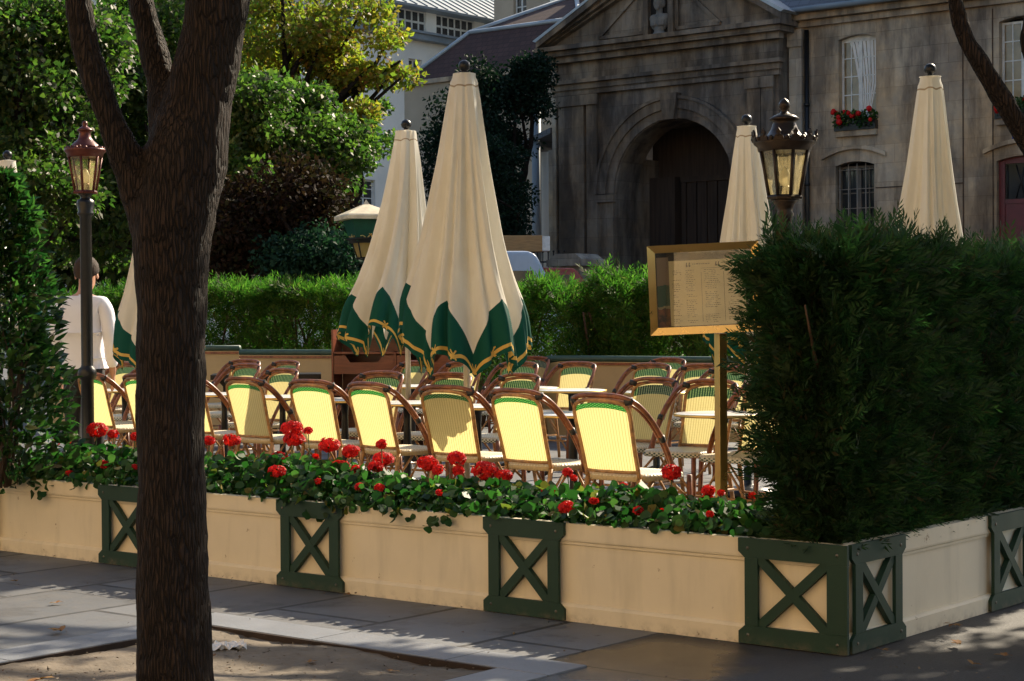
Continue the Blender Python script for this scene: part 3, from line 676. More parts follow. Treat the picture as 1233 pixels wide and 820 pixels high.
# ------------------------------------------------------------------ menu board on a brass pole
pp = P(868, 480, 8.35)
t = thing('menu_stand', 'framed brass menu board with a printed sheet on a square brass pole', 'menu stand', (pp.x, pp.y, 0), R(-8))
mb = MB(); mb.box((-.021, -.021, .0), (.021, .021, 1.27), 0, Matrix.Rotation(R(38), 4, 'Z'), bev=.003); mb.build('pole', M_['brass'], t)
mb = MB(); mb.lathe([(.17, 0), (.17, .02), (.04, .04), (.04, .05)], 24); mb.build('base', M_['brass'], t)
BM = Matrix.Translation((-.072, -.02, 1.475)) @ Matrix.Rotation(R(-2.2), 4, 'Y')
W2, H2, fw = .252, .205, .034
def frame_bars(mb, w, h, f, y0, y1, mi=0):
    o = [(-w, -h), (w, -h), (w, h), (-w, h)]; i_ = [(-w + f, -h + f), (w - f, -h + f), (w - f, h - f), (-w + f, h - f)]
    for k in range(4):
        l = (k + 1) % 4; a, b, c, d = o[k], o[l], i_[l], i_[k]
        vs = [(a[0], y1, a[1]), (b[0], y1, b[1]), (b[0], y0, b[1]), (a[0], y0, a[1]), (d[0], y0 + .012, d[1]), (c[0], y0 + .012, c[1]), (c[0], y1, c[1]), (d[0], y1, d[1])]
        mb.add(vs, [(3, 2, 5, 4), (0, 1, 2, 3), (4, 5, 6, 7), (7, 6, 1, 0)], mi)
fr = MB(); frame_bars(fr, W2, H2, fw, -.022, .022); fro = fr.build('frame', M_['brass'], t, BM)
mb = MB(); mb.box((-W2 + fw, .008, -H2 + fw), (W2 - fw, .021, H2 - fw)); mb.build('backing', M_['dark_in'], t, BM)
def reflection_strip():  # colours of a reflection in the menu glass, painted on a strip
    t = NT('painted_reflection'); co = t.coord(); q = t.n('ShaderNodeSeparateXYZ'); t.set(q.inputs[0], co); n = t.noise(co, 26, 3, .6)
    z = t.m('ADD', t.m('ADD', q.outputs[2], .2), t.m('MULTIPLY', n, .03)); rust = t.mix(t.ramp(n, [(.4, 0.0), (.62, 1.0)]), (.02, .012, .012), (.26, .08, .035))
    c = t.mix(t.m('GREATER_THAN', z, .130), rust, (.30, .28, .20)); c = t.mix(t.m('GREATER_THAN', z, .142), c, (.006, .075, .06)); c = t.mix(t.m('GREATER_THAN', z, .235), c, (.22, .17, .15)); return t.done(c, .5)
mb = MB(); mb.box((-.214, .003, -.168), (-.159, .006, .150)); mb.build('reflection_strip', reflection_strip(), t, BM)
mb = MB(); mb.box((-.158, .002, -.166), (.185, .006, .132)); sh = mb.build('menu_sheet', M_['paper'], t, BM)
g = random.Random(5); mb = MB()
def txt(x0, x1, z, h=.0022, fill=.8):
    x = x0
    while x < x1:
        w = g.uniform(.004, .012)
        if g.random() < fill: mb.box((x, .0008, z), (min(x + w, x1), .0016, z + h * g.uniform(.8, 1.2)))
        x += w + .0028
for z0 in np.arange(.085, -.155, -.0085):
    for a, b in ((-.145, -.10), (-.085, -.03), (.0, .075), (.105, .17)):
        if g.random() < .82: txt(a + g.uniform(0, .006), b - g.uniform(0, .02), z0)
txt(-.05, .03, .112, .004, 1.0)
for xa in (-.012, .09): mb.box((xa, .0008, -.15), (xa + .0016, .0016, .075))
mb.box((-.012, .0008, .093), (.09, .0016, .0945))
mb.build('text', M_['ink'], sh)
mb = MB()
for qx in (-.075, .058):
    for d in (0, .012):
        mb.ball((qx + d, .0012, .106), .0046, 0, 8, (1, .2, 1)); mb.prism([(qx + d - .0046, .107), (qx + d - .002, .121), (qx + d + .003, .121), (qx + d + .0, .107)], .0004, .0018, 'y')
mb.build('quotation_mark', M_['inkdark'], sh)
mb = MB(); mb.box((-W2 + fw - .004, -.009, -H2 + fw - .004), (W2 - fw + .004, -.006, H2 - fw + .004)); mb.build('pane', M_['menu_glass'], t, BM)
# ------------------------------------------------------------------ street lanterns
def ngon_lantern(t, n, z0, z1, r0, r1, metal, ph=0.0, glass='glass'):
    mb = MB()
    for k in range(n):
        a = 2 * math.pi * k / n + ph; c, s_ = math.cos(a), math.sin(a)
        mb.tube([(r0 * c, r0 * s_, z0), (r1 * c, r1 * s_, z1)], .0105, 6)
    mb.lathe([(r0 * 1.12, z0 - .022), (r0 * 1.16, z0 - .008), (r0 * 1.08, z0 + .004), (r0 * .9, z0 + .004)], n, 0, None, False, ph)
    mb.lathe([(r1 * .9, z1 - .004), (r1 * 1.06, z1 - .002), (r1 * 1.10, z1 + .025), (r1 * 1.24, z1 + .042), (r1 * 1.26, z1 + .06), (r1 * 1.1, z1 + .066)], 24, 0)
    mb.build('cage', metal, t)
    for k in range(n):
        a0 = 2 * math.pi * k / n + ph; a1 = 2 * math.pi * (k + 1) / n + ph; q = .965
        vs = [(r0 * q * math.cos(a0), r0 * q * math.sin(a0), z0 + .006), (r0 * q * math.cos(a1), r0 * q * math.sin(a1), z0 + .006), (r1 * q * math.cos(a1), r1 * q * math.sin(a1), z1 - .006), (r1 * q * math.cos(a0), r1 * q * math.sin(a0), z1 - .006)]
        mb = MB(); mb.add(vs, [(0, 1, 2, 3)]); mb.build('pane', M_[glass], t)
    mb = MB(); mb.lathe([(.0, z0 + .01), (.035, z0 + .012), (.03, z0 + .05), (.028, z0 + .06)], 12, 1); mb.lathe([(.024, z0 + .062), (.034, z0 + .09), (.036, z0 + .12), (.022, z0 + .155), (.008, z0 + .175), (.0, z0 + .176)], 14, 0); mb.build('bulb', [M_['bulb'], metal], t)
def crown_points(mb, r, z, n, h, w):
    for k in range(n):
        a = 2 * math.pi * k / n; M = Matrix.Rotation(a, 4, 'Z') @ Matrix.Translation((r, 0, z)) @ Matrix.Rotation(R(8), 4, 'Y')
        poly = [(-w, 0), (w, 0), (w * .8, h * .35), (w * .35, h * .45), (w * .5, h * .7), (0, h), (-w * .5, h * .7), (-w * .35, h * .45), (-w * .8, h * .35)]
        mb.prism(poly, -.006, .006, 'x', 0, M); mb.ball((0, 0, h * .45), w * .42, 0, 8, (1, 1, 1), M)
    for k in range(n):
        a = 2 * math.pi * (k + .5) / n; mb.ball((r * math.cos(a), r * math.sin(a), z + .014), .016, 0, 8)
Yl = 11.0; zl = lambda y: P(945, y, Yl).z
pp = P(945, 240, Yl)
t = thing('street_lantern', 'large bronze lantern with a crown of spikes behind the dark hedge', 'lantern', (pp.x, pp.y, 0), .2)
z1 = zl(182); z0 = zl(236)
ngon_lantern(t, 8, z0, z1, .098, .150, M_['brown_metal'])
mb = MB(); crown_points(mb, .186, z1 + .055, 12, .070, .030)
mb.lathe([(.165, z1 + .066), (.15, z1 + .08), (.10, z1 + .10), (.082, z1 + .13), (.070, z1 + .165), (.066, z1 + .175), (.088, z1 + .186), (.092, z1 + .195), (.06, z1 + .215), (.036, z1 + .224), (.024, z1 + .232), (.02, z1 + .245), (.034, z1 + .262), (.036, z1 + .28), (.022, z1 + .305), (.0, z1 + .32)], 20)
mb.build('roof', M_['brown_metal'], t)
mb = MB(); mb.lathe([(.09, z0 - .02), (.06, z0 - .05), (.045, z0 - .09), (.055, z0 - .11), (.04, z0 - .14), (.035, .4), (.055, .38), (.06, .1), (.11, .06), (.11, 0)], 16); mb.build('pole', M_['brown_metal'], t)
Yl = 14.35; zl = lambda y: P(103, y, Yl).z
pp = P(103, 240, Yl)
t = thing('street_lantern', 'dark red street lantern on a tall black pole in front of the waiter', 'lantern', (pp.x, pp.y, 0), .5)
z1 = zl(189); z0 = zl(230)
ngon_lantern(t, 6, z0, z1, .084, .130, M_['red_metal'], 0, 'glass')
mb = MB(); crown_points(mb, .142, z1 + .05, 12, .034, .014)
mb.lathe([(.125, z1 + .066), (.11, z1 + .09), (.07, z1 + .125), (.05, z1 + .15), (.044, z1 + .185), (.046, z1 + .20), (.062, z1 + .205), (.06, z1 + .215), (.03, z1 + .235), (.016, z1 + .242), (.024, z1 + .258), (.016, z1 + .278), (0, z1 + .285)], 18)
mb.build('roof', M_['red_metal'], t)
mb = MB(); mb.lathe([(.07, z0 - .018), (.042, z0 - .04), (.04, z0 - .06), (.065, z0 - .075), (.07, z0 - .10), (.058, z0 - .16), (.064, z0 - .17), (.064, z0 - .185), (.046, z0 - .20), (.046, 1.0), (.05, .985), (.068, .965), (.074, .93), (.066, .895), (.05, .88), (.05, .3), (.10, .1), (.13, 0)], 18); mb.build('pole', M_['black'], t)
# ------------------------------------------------------------------ mahogany waiter's cabinet
pp = P(478, 440, 18.8)
t = thing('waiter_cabinet', 'open reddish mahogany service cabinet with shelves under the parasols', 'cabinet', (pp.x, pp.y, 0), R(-8))
hx = .62
mb = MB(); mb.box((-hx, .2, 0), (hx, .22, 1.22)); mb.build('back_panel', M_['mahog'], t)
for x0 in (-hx - .022, hx + .002, .012):
    mb = MB(); mb.box((x0, -.2, 0), (x0 + .02, .199, 1.235 if abs(x0) > .1 else 1.0), bev=.002); mb.build('side_panel', M_['mahog'], t)
for z in (.12, .56, .78, .985, 1.14):
    for xa, xb in ((-hx + .001, .009), (.035, hx - .001)):
        mb = MB(); mb.box((xa, -.19 if z < 1.1 else -.0, z), (xb, .199, z + .022), bev=.002); mb.build('shelf', M_['mahog'], t)
for xa, xb in ((-hx + .001, .009), (.035, hx - .001)):
    mb = MB(); mb.prism([(xa, .80), (xb, .80), (xb, .97), (xb - .12, .97), (xb - .17, .90), (xa + .17, .90), (xa + .12, .97), (xa, .97)], -.19, -.172, 'y'); mb.build('rail', M_['mahog'], t)
# ------------------------------------------------------------------ banquette screens at the back of the terrace
def barrier(label, xa, xb, Ya, Yb, ytop, rounded):
    a = P(xa, ytop, Ya); b = P(xb, ytop, Yb); h = (a.z + b.z) / 2; d = Vector((b.x - a.x, b.y - a.y, 0)); L = d.length
    t = thing('bench_screen', label, 'screen', (a.x, a.y, 0), math.atan2(d.y, d.x), 'cream screens with green rails')
    z1 = h - .045; poly = [(0, .05), (L, .05), (L, z1)] + ([(.35, z1), (.2, z1 - .02), (.08, z1 - .08), (.02, z1 - .18), (0, z1 - .3)] if rounded else [(0, z1)])
    mb = MB(); mb.prism(poly, 0, .05, 'y'); mb.build('panel', M_['barrier'], t)
    mb = MB(); path = ([(-.012, .02, z1 - .3), (.01, .02, z1 - .17), (.075, .02, z1 - .06), (.2, .02, z1 + .008), (.36, .02, z1 + .03)] if rounded else [(-.01, .02, z1 + .03)]) + [(L, .02, z1 + .03)]
    mb.tube(spline(path, 4), .036, 10); mb.build('top_rail', M_['rail_green'], t)
    mb = MB(); mb.box((.36 if rounded else 0, -.02, z1 - .035), (L, -.001, z1 - .008)); mb.build('trim', M_['dark_rattan'], t)
    return t
barrier('cream bench screen with green rail running behind the tree trunk to the cabinet', 60, 288, 22.6, 21.6, 418, False)
barrier('cream screen panel with green rail immediately left of the mahogany cabinet', 289, 470, 21.5, 20.6, 423, False)
barrier('cream bench back with rounded end and green rail behind the right rows of chairs', 643, 905, 20.2, 18.6, 431, True)
# ------------------------------------------------------------------ litter
g = np.random.default_rng(9)
def dry(x, y, size, lab):
    q = G(x, y, .012); k = 5
    Pn = np.tile(np.array([0, 0, .006]), (k, 1)); A = np.stack([np.cos(np.linspace(-1.3, 1.3, k)), np.sin(np.linspace(-1.3, 1.3, k)), g.uniform(.0, .35, k)], 1)
    o = leaf_cloud('fallen_leaf', Pn, A, np.tile(np.array([.05, 0, 1.0]), (k, 1)), size * g.uniform(.7, 1, k), size * .42, LEAF, M_['dryleaf'])
    inpit = -2.54 < -W2UV(q)[0] < -.93 and W2UV(q)[1] < -1.05
    o.matrix_world = Matrix.Translation((q.x, q.y, -.02 if inpit else .006)) @ Matrix.Rotation(g.uniform(0, 6), 4, 'Z')
    tag(o, lab, 'leaf', 'dry leaves fallen on the ground')
dry(74, 760, .07, 'curled brown leaf on the sunlit slabs left of the trunk'); dry(50, 810, .075, 'orange curled leaf on the soil at the bottom left'); dry(1156, 776, .055, 'rusty leaf on the asphalt right of the planter corner')
dry(1171, 800, .05, 'pale dry leaf on the asphalt at the bottom right'); dry(1062, 782, .035, 'tiny pale leaf beside the corner of the green frame'); dry(68, 726, .045, 'flat pale leaf on the slabs below the left planter'); dry(1147, 752, .05, 'brown leaf under the right planter board'); dry(475, 800, .04, 'small brown leaf on the soil right of the trunk')
dry(1210, 790, .05, 'dark curled leaf on the asphalt near the right edge'); dry(420, 716, .04, 'brown leaf caught at the foot of the second green frame'); dry(20, 700, .04, 'small leaf on slabs at the far left edge'); dry(372, 790, .04, 'twisted brown leaf on the soil behind the scrap of paper')
# grit and crumbs of soil: nobody could count them
n = 900; uu = g.uniform(.95, 2.52, n); vv = g.uniform(-2.85, -1.08, n); k = 260
uu[:k] = g.uniform(-1.5, 6, k); vv[:k] = np.where(g.random(k) < .5, -.03 - g.random(k) ** 2 * .12, g.uniform(-2.5, -.05, k))
Pn = np.stack([-uu, vv, np.where((uu > .92) & (uu < 2.55) & (vv < -1.05), -.010, .004) + g.random(n) * .004], 1)
o = leaf_cloud('grit', Pn, np.concatenate([rnd_unit(g, n)[:, :2], g.uniform(0, .5, (n, 1))], 1), rnd_unit(g, n) * .4 + np.array([0, 0, 1.0]), g.uniform(.006, .022, n), g.uniform(.004, .014, n), QUAD, leafmat('grit', [(.05, .035, .025), (.16, .11, .07), (.30, .25, .19), (.12, .06, .03)], .9, .05), None, LOC)
tag(o, kind='stuff')
bm = bmesh.new(); bmesh.ops.create_grid(bm, x_segments=10, y_segments=8, size=.5)
for v in bm.verts: v.co = Vector((v.co.x * .15, v.co.y * .11, .012 + .016 * math.sin(v.co.x * 14 + 1) * math.cos(v.co.y * 17) + random.uniform(-.006, .008)))
mb = MB(); mb.bm(bm, 0, False); o = mb.build('crumpled_paper', M_['litter']); q = G(272, 786, -.03); o.matrix_world = Matrix.Translation((q.x, q.y, -.012)) @ Matrix.Rotation(.4, 4, 'Z')
tag(o, 'scrap of crumpled white paper on the soil right of the trunk', 'paper')
# ------------------------------------------------------------------ geraniums in the front planter
FLOW = [(117,517,24),(136,522,12),(148,544,13),(67,532,8),(81,530,8),(252,530,13),(279,529,20),(163,525,12),(352,516,26),(354,528,24),(371,518,9),(337,550,18),(333,567,20),(396,535,24),(423,543,20),(409,563,25),(429,565,13),(459,534,13),(461,552,24),(453,562,18),(515,557,24),(527,565,15),(550,551,22),(551,566,14),(584,566,30),(607,572,18),(597,586,10),(380,549,7),(683,568,10),(661,590,18),(682,610,20),(808,568,24),(853,590,15),(852,600,12),(868,593,8),(906,596,9),(883,618,12),(838,633,8),(797,615,6),(907,614,8),(690,575,8),(233,535,12)]
TOPS = [(40,552),(60,548),(100,536),(150,532),(200,540),(260,548),(320,542),(380,550),(420,562),(460,566),(500,574),(560,578),(640,582),(700,590),(760,584),(800,590),(830,602),(900,608),(960,630)]
def top_at(x):
    for (a, b), (c, d) in zip(TOPS, TOPS[1:]):
        if x <= c: return b + (d - b) * (x - a) / (c - a)
    return TOPS[-1][1]
PLX = [(62,'leafy geranium at the far left end beside the glossy bush'),(100,'red geranium trailing brown leaves over the left planter board'),(143,'red geranium over the first green frame, touching the trunk'),(190,'red geranium mostly hidden behind the tree trunk'),(240,'red geranium emerging at the right edge of the tree trunk'),(285,'bushy geranium with one red head above the planter left of the second green frame'),(335,'tall geranium with stacked red heads over the second green frame'),(385,'geranium with two large red heads just right of the second green frame'),(425,'geranium with a dense cluster of red heads and one trailing leaf stem'),(470,'geranium with three red heads left of the long trailing stems'),(520,'geranium with round red heads above the middle cream board'),(560,'broad leaved geranium spilling over the board left of the third green frame'),(603,'geranium with the widest flat red head above the third green frame'),(650,'pale sunlit geranium with small red heads over the third green frame'),(700,'geranium with one bright red head hanging at the right corner of the third green frame'),(755,'sunlit flowerless geranium in front of the rightmost front chair'),(815,'geranium with a red head in front of the chair legs left of the menu pole'),(865,'thin geranium with ragged red petals at the foot of the menu pole'),(905,'shaded geranium with small red heads touching the dark hedge')]
g = np.random.default_rng(21)
def plane_v(x, y, v):                                 # where the pixel's ray meets the upright plane v metres inside the planter
    d = ray(x, y); o = C0 + NN * v; t = (o - CAMP).dot(NN) / d.dot(NN); return CAMP + d * t
plants = []
for i, (x, lab) in enumerate(PLX):
    base = plane_v(x, 600, .25); base.z = HP - .06
    t = thing('geranium', lab, 'flower', base, g.uniform(0, 1) * 0, 'red geraniums in the front planter'); plants.append((x, t, base))
    zt = plane_v(x, top_at(x) + 9, .27).z; hh = zt - base.z
    n = int(270 + 50 * g.random()); xl = 24
    pts = []
    for k in range(n):
        du = g.normal() * .145; v = np.clip(.24 + g.normal() * .11, .03, .50)
        z = base.z + .03 + hh * (1 - (g.random() ** 1.5) * .92) * (1 - .35 * min(1, abs(du) / .3) ** 2) * (1 - .25 * abs(v - .25) / .25)
        q = Vector((base.x, base.y, 0)) + DR * du + NN * (v - .25); pts.append((q.x, q.y, z))
    # stems spilling over the front edge
    spill = {100: .13, 143: .06, 425: .12, 560: .16, 520: .07, 285: .03, 470: .05, 385: .05, 240: .03, 603: .02}.get(x, .015)
    for k in range(int(18 + 130 * spill)):
        du = g.normal() * (.12 if spill < .1 else .16); f = g.random(); v = -.035 - .03 * g.random() + .05 * (1 - f)
        q = Vector((base.x, base.y, 0)) + DR * du + NN * (v - .25); pts.append((q.x, q.y, HP + .04 - spill * f * (1.1 - min(1, abs(du) / .25))))
    pts = np.array(pts); n = len(pts)
    N = rnd_unit(g, n) * .75 + np.array([-.25 * NN.x, -.25 * NN.y, .8]); N[:, :2] += (pts[:, :2] - np.array(base[:2])) * 1.5
    A = rnd_unit(g, n); sz = g.uniform(.026, .054, n)
    pts -= np.array(base)
    o = leaf_cloud('foliage', pts, A, N, sz, sz, ROUND, M_['ger_leaf'], t)
    mb = MB()
    for k in range(16):
        a = g.normal() * .05; e = pts[g.integers(0, 120)]
        mb.tube(spline([(a, g.normal() * .04, 0), (e[0] * .5 + a * .5, e[1] * .5, e[2] * .6), tuple(e)], 3), [.005, .004, .004, .0035, .003, .003, .003], 5)
    mb.build('stem', M_['gstem'], t)
def flower_head(t, base, c, r):
    mb = MB(); c = c - base; n = max(14, int(58 * (r / .045) ** 1.5))
    for k in range(n):
        d = Vector(rnd_unit(g, 1)[0]); dd = d.copy(); d = d.normalized() * (.55 + .45 * g.random() ** .4)
        q = c + Vector((d.x * r, d.y * r, d.z * r * .66)); d = (dd + Vector((-.25 * NN.x, -.25 * NN.y, .35))).normalized(); a0 = g.uniform(0, 6); s = d.cross(Vector((.3, .1, 1))).normalized(); b = d.cross(s)
        pr = .0135 if r > .02 else .010
        for m in range(5):
            a = a0 + m * 1.2566; e = s * math.cos(a) + b * math.sin(a); f = s * -math.sin(a) + b * math.cos(a)
            mb.add([q, q + e * pr * .7 + f * pr * .5 + d * .003, q + e * pr * 1.35 + d * .001 * g.normal(), q + e * pr * .7 - f * pr * .5 + d * .003], [(0, 1, 2, 3)])
    o = mb.build('flower_head', M_['ger_red'], t)
    mb = MB(); z0 = Vector((c.x * .75, c.y * .8, .05)); mb.tube(spline([z0, (z0 + c) / 2 + Vector((0, 0, .02)), c], 3), .0028, 5)
    for k in range(8):
        d = Vector(rnd_unit(g, 1)[0]); mb.tube([c - Vector((0, 0, r * .6)), c + d * r * .8], .0012, 4)
    mb.build('flower_stalk', M_['gstem'], t)
_f = random.Random(77)
for k in range(20):
    x = _f.uniform(60, 900); FLOW.append((x, top_at(x) + _f.uniform(-4, 30), _f.uniform(7, 12)))
for (x, y, s) in FLOW:
    v = .06 if y > top_at(x) + 14 else (.27 + .12 * g.random()); v = .05 if (x, y) == (682, 610) else v
    c = plane_v(x, y, v); r = s / 2 / 2200 * c.y * 1.05
    x_, t, base = min(plants, key=lambda q: abs(q[0] - x)); flower_head(t, base, c, max(.011, r))
# ------------------------------------------------------------------ needle sprays (conifer hedges)
def sprays(g, Pn, A, size, K=14, wid=.13, flat=.55):
    n = len(Pn); A = A / np.linalg.norm(A, axis=1, keepdims=True); S = np.cross(A, rnd_unit(g, n)); S /= np.linalg.norm(S, axis=1, keepdims=True); N = np.cross(A, S)
    P_, A_, N_, L_ = [], [], [], []
    for k in range(K):
        f = k / (K - 1); sd = 1 if k % 2 else -1
        P_.append(Pn + A * (size * f * .9)[:, None] + S * 0)
        ang = .75 - .35 * f
        A_.append(A * math.cos(ang) + S * sd * math.sin(ang) + rnd_unit(g, n) * .18 - np.array([0, 0, .0]))
        N_.append(N + rnd_unit(g, n) * .3); L_.append(size * (flat * (1 - .55 * f)) * g.uniform(.7, 1.2, n))
    L = np.concatenate(L_); return np.concatenate(P_), np.concatenate(A_), np.concatenate(N_), L, L * wid
# the big dark hedge in the side planter: coordinates n (along the side board) and w (behind it)
g = np.random.default_rng(4)
t = thing('conifer_hedge', 'big dark green conifer hedge filling the side planter at the right', 'hedge', LOCR @ Vector((.3, .3, HP)))
t.matrix_world = LOCR @ Matrix.Translation((0, 0, 0))
n = 30000; x = g.uniform(-.02, 5.4, n) ** 1.0; a = g.random(n); side = g.random(n)
hgt = 1.13 + .04 * np.sin(x * 3.1) + .03 * np.sin(x * 7.7 + 1) + .03 * np.sin(x * 17) - .10 * np.exp(-((x + .02) / .16) ** 2)
z = HP - .03 + hgt * a ** 1.12
bul = .03 + .09 * np.clip(np.sin(np.pi * np.clip((z - HP) / 1.35, 0, 1)), 0, 1) + .055 * np.sin(x * 4.3 + z * 5) * np.sin(z * 6 + x) + .03 * np.sin(x * 11 + z * 3)
shell = g.random(n) ** .6
wmid = .175; half = .10 + bul
ang = g.uniform(0, 2 * np.pi, n)
rnd_ = np.sqrt(np.clip(1 - (np.clip(.5 - x, 0, .5) / .53) ** 2, .02, 1)); half = half * rnd_
w = wmid + .05 * (1 - rnd_) + half * np.sin(ang) * (.55 + .45 * shell)
end = x < .5                                          # the near end bulges over the corner board
x = np.where(g.random(n) < .13, -.02 + g.random(n) * .5, x); x = x - .5 * bul * np.clip(1 - x / .4, 0, 1)
top = g.random(n) < .20; z = np.where(top, HP + hgt - g.random(n) ** 2 * .14, z); w = np.where(top, wmid + half * g.uniform(-1, 1, n), w)
low = z < HP + .25; w = np.where(low & (w < .02), .02 + g.random(n) * .1, w); x = np.where(low & (x < .06), .06 + g.random(n) * .1, x)
out = np.stack([np.where(x < .3, -.8 * (1 - x / .3), 0.0), (w - wmid) / half * .9, np.full(n, .55)], 1) + rnd_unit(g, n) * .75
ld = g.random(n) < .012; z = np.where(ld, HP + hgt - .02 + g.random(n) * .10, z); out[ld] = np.array([0, 0, 1.0]) + g.normal(size=(int(ld.sum()), 3)) * .2
Pn = np.stack([x, w, z], 1); size = g.uniform(.06, .12, n) * np.where(shell < .6, 1.5, 1.0)
leaf_cloud('foliage', *sprays(g, Pn, out, size, 12, .20), THIN, M_['thuja'], t)
mb = MB()
for k in range(26):
    x0 = g.uniform(.1, 5.2); w0 = g.uniform(.15, .45); e = (x0 + g.normal() * .18, w0 + g.normal() * .15, HP + g.uniform(.6, 1.15))
    mb.tube(spline([(x0, w0, HP - .06), ((x0 + e[0]) / 2 + g.normal() * .04, (w0 + e[1]) / 2, (HP + e[2]) / 2), e], 4), [.018 - .0018 * i for i in range(9)], 6)
for k in range(34):
    x0 = g.uniform(-.02, 3.2); w0 = g.uniform(-.06, .1) ; z0 = HP + g.uniform(.1, .8)
    mb.tube([(x0, w0 + .1, z0), (x0 + g.normal() * .03, w0, z0 + g.uniform(.12, .3))], [.004, .0015], 4)
mb.build('stem', M_['stem'], t)
# a few sprays reaching in front of the menu board
def hedge_run(name, label, cat, xa, xb, Ya, Yb, ytops, thick, n, size, group=None, mat='hedge', zlow=.55):
    a = P(xa, 380, Ya); b = P(xb, 380, Yb); d = Vector((b.x - a.x, b.y - a.y, 0)); L = d.length
    t = thing(name, label, cat, (a.x, a.y, 0), math.atan2(d.y, d.x), group)
    x = g.uniform(0, L, n); Y = Ya + (Yb - Ya) * x / L
    px = xa + (xb - xa) * x / L
    yt = np.interp(px, [q[0] for q in ytops], [q[1] for q in ytops])
    zt = H + (382 - .007 * (px - 616) - yt - 20) / F * Y + g.normal(size=n) * .03
    a_ = g.random(n); z = zlow + (zt - zlow) * (1 - (1 - a_) ** 1.4 * 1.0)
    y = g.uniform(0, 1, n) ** 1.0 * thick; top = g.random(n) < .25; z = np.where(top, zt - g.random(n) ** 2 * .2, z)
    Pn = np.stack([x, y, z], 1); A = np.stack([g.normal(size=n) * .3, (y / thick - .6) * 1.2, np.full(n, .55)], 1) + rnd_unit(g, n) * .75
    leaf_cloud('foliage', *sprays(g, Pn, A, g.uniform(size * .6, size * 1.2, n), 9, .22), THIN, M_[mat], t)
    mb = MB()
    for k in range(int(L * 4)):
        x0 = g.uniform(.05, L - .05); mb.tube(spline([(x0, thick / 2, .0), (x0 + g.normal() * .1, thick / 2 + g.normal() * .1, .8), (x0 + g.normal() * .2, thick / 2 + g.normal() * .15, 1.4)], 3), [.03 - .003 * i for i in range(7)], 6)
    mb.build('stem', M_['stem'], t); return t
hedge_run('conifer_hedge', 'long clipped bright green hedge behind the cream screens left of the parasols', 'hedge', 60, 600, 24.0, 22.0, [(60, 350), (120, 338), (250, 328), (300, 334), (340, 330), (420, 330), (500, 340), (600, 352)], .9, 9000, .22)
sh = [('sunlit conifer shrub right of the big parasol, left of three', 588, 690, [(588, 400), (603, 350), (640, 322), (668, 335), (690, 405)]),
      ('tallest sunlit conifer shrub behind the cream bench, middle of three', 678, 752, [(678, 410), (692, 350), (715, 308), (735, 330), (752, 405)]),
      ('sunlit conifer shrub partly hidden by the menu board', 735, 850, [(735, 410), (752, 355), (775, 318), (800, 326), (850, 345)]),
      ('shaded conifer shrub behind the menu board and brass pole', 830, 930, [(830, 350), (880, 330), (930, 340)])]
for lab, a, b, tops in sh: hedge_run('conifer_shrub', lab, 'shrub', a, b, 20.9, 20.3, tops, .75, 1500, .21, 'conifer shrubs behind the cream bench')
# ------------------------------------------------------------------ glossy broadleaf bush at the left
bx = P(8, 560, 10.6)
t = thing('laurel_bush', 'tall glossy broadleaf bush at the left edge, planted in the cream planter', 'bush', (bx.x, bx.y, HP - .05))
n = 5200; zz = g.random(n) ** .85 * 1.80; px_r = np.interp(zz, [0, .25, .75, 1.2, 1.6, 1.8], [.30, .42, .38, .25, .18, .07])
th = g.uniform(0, 2 * np.pi, n); rr = px_r * (g.random(n) ** .45) * (1 + .18 * np.sin(3 * th + zz * 6) + .12 * np.sin(zz * 13))
Pn = np.stack([rr * np.cos(th) - .03, rr * np.sin(th) * .8, zz], 1)
A = np.stack([np.cos(th), np.sin(th), np.full(n, .55)], 1) + rnd_unit(g, n) * .8
leaf_cloud('foliage', Pn, A, rnd_unit(g, n) * .8 + np.array([0, 0, .6]), g.uniform(.06, .11, n), g.uniform(.028, .044, n), LEAF, M_['laurel'], t)
mb = MB()
for k in range(14):
    e = (g.normal() * .12, g.normal() * .1, g.uniform(.8, 1.5)); mb.tube(spline([(g.normal() * .05, g.normal() * .05, 0), (e[0] * .4 + g.normal() * .04, e[1] * .4, e[2] * .5), e], 4), [.011 - .0011 * i for i in range(9)], 6)
mb.build('stem', M_['stem'], t)
# ------------------------------------------------------------------ trees
def clumps(g, c, rad, m, sub, flat=.8):
    """m leaf clumps spread through an uneven ellipsoid"""
    d = rnd_unit(g, m); r = g.random(m) ** .33 * (1 + .22 * np.sin(d[:, 0] * 5 + d[:, 2] * 4))
    ctr = np.array(c) + d * r[:, None] * np.array(rad); return ctr, g.uniform(.6, 1.25, m) * sub
def fill(g, ctr, cr, per, flat=.7):
    m = len(ctr); idx = np.repeat(np.arange(m), per); n = m * per; d = rnd_unit(g, n)
    return ctr[idx] + d * (g.random(n) ** .5 * cr[idx])[:, None] * np.array([1, 1, flat]), d
def crown(t, M, g, spec, per, leaf, mat, inv, name='crown', prof=QUAD):
    ps = []; ds = []
    for c, rad, m, sub in spec:
        ctr, cr = clumps(g, c, rad, m, sub); p, d = fill(g, ctr, cr, per); ps.append(p); ds.append(d)
    p = np.concatenate(ps); d = np.concatenate(ds); n = len(p)
    p = p - np.array(inv)
    A = d * .6 + rnd_unit(g, n) + np.array([0, 0, -.25]); N = rnd_unit(g, n) + np.array([0, 0, .7])
    s = g.uniform(.7, 1.25, n) * leaf
    return leaf_cloud(name, p, A, N, s, s * .62, prof, M_[mat], t)
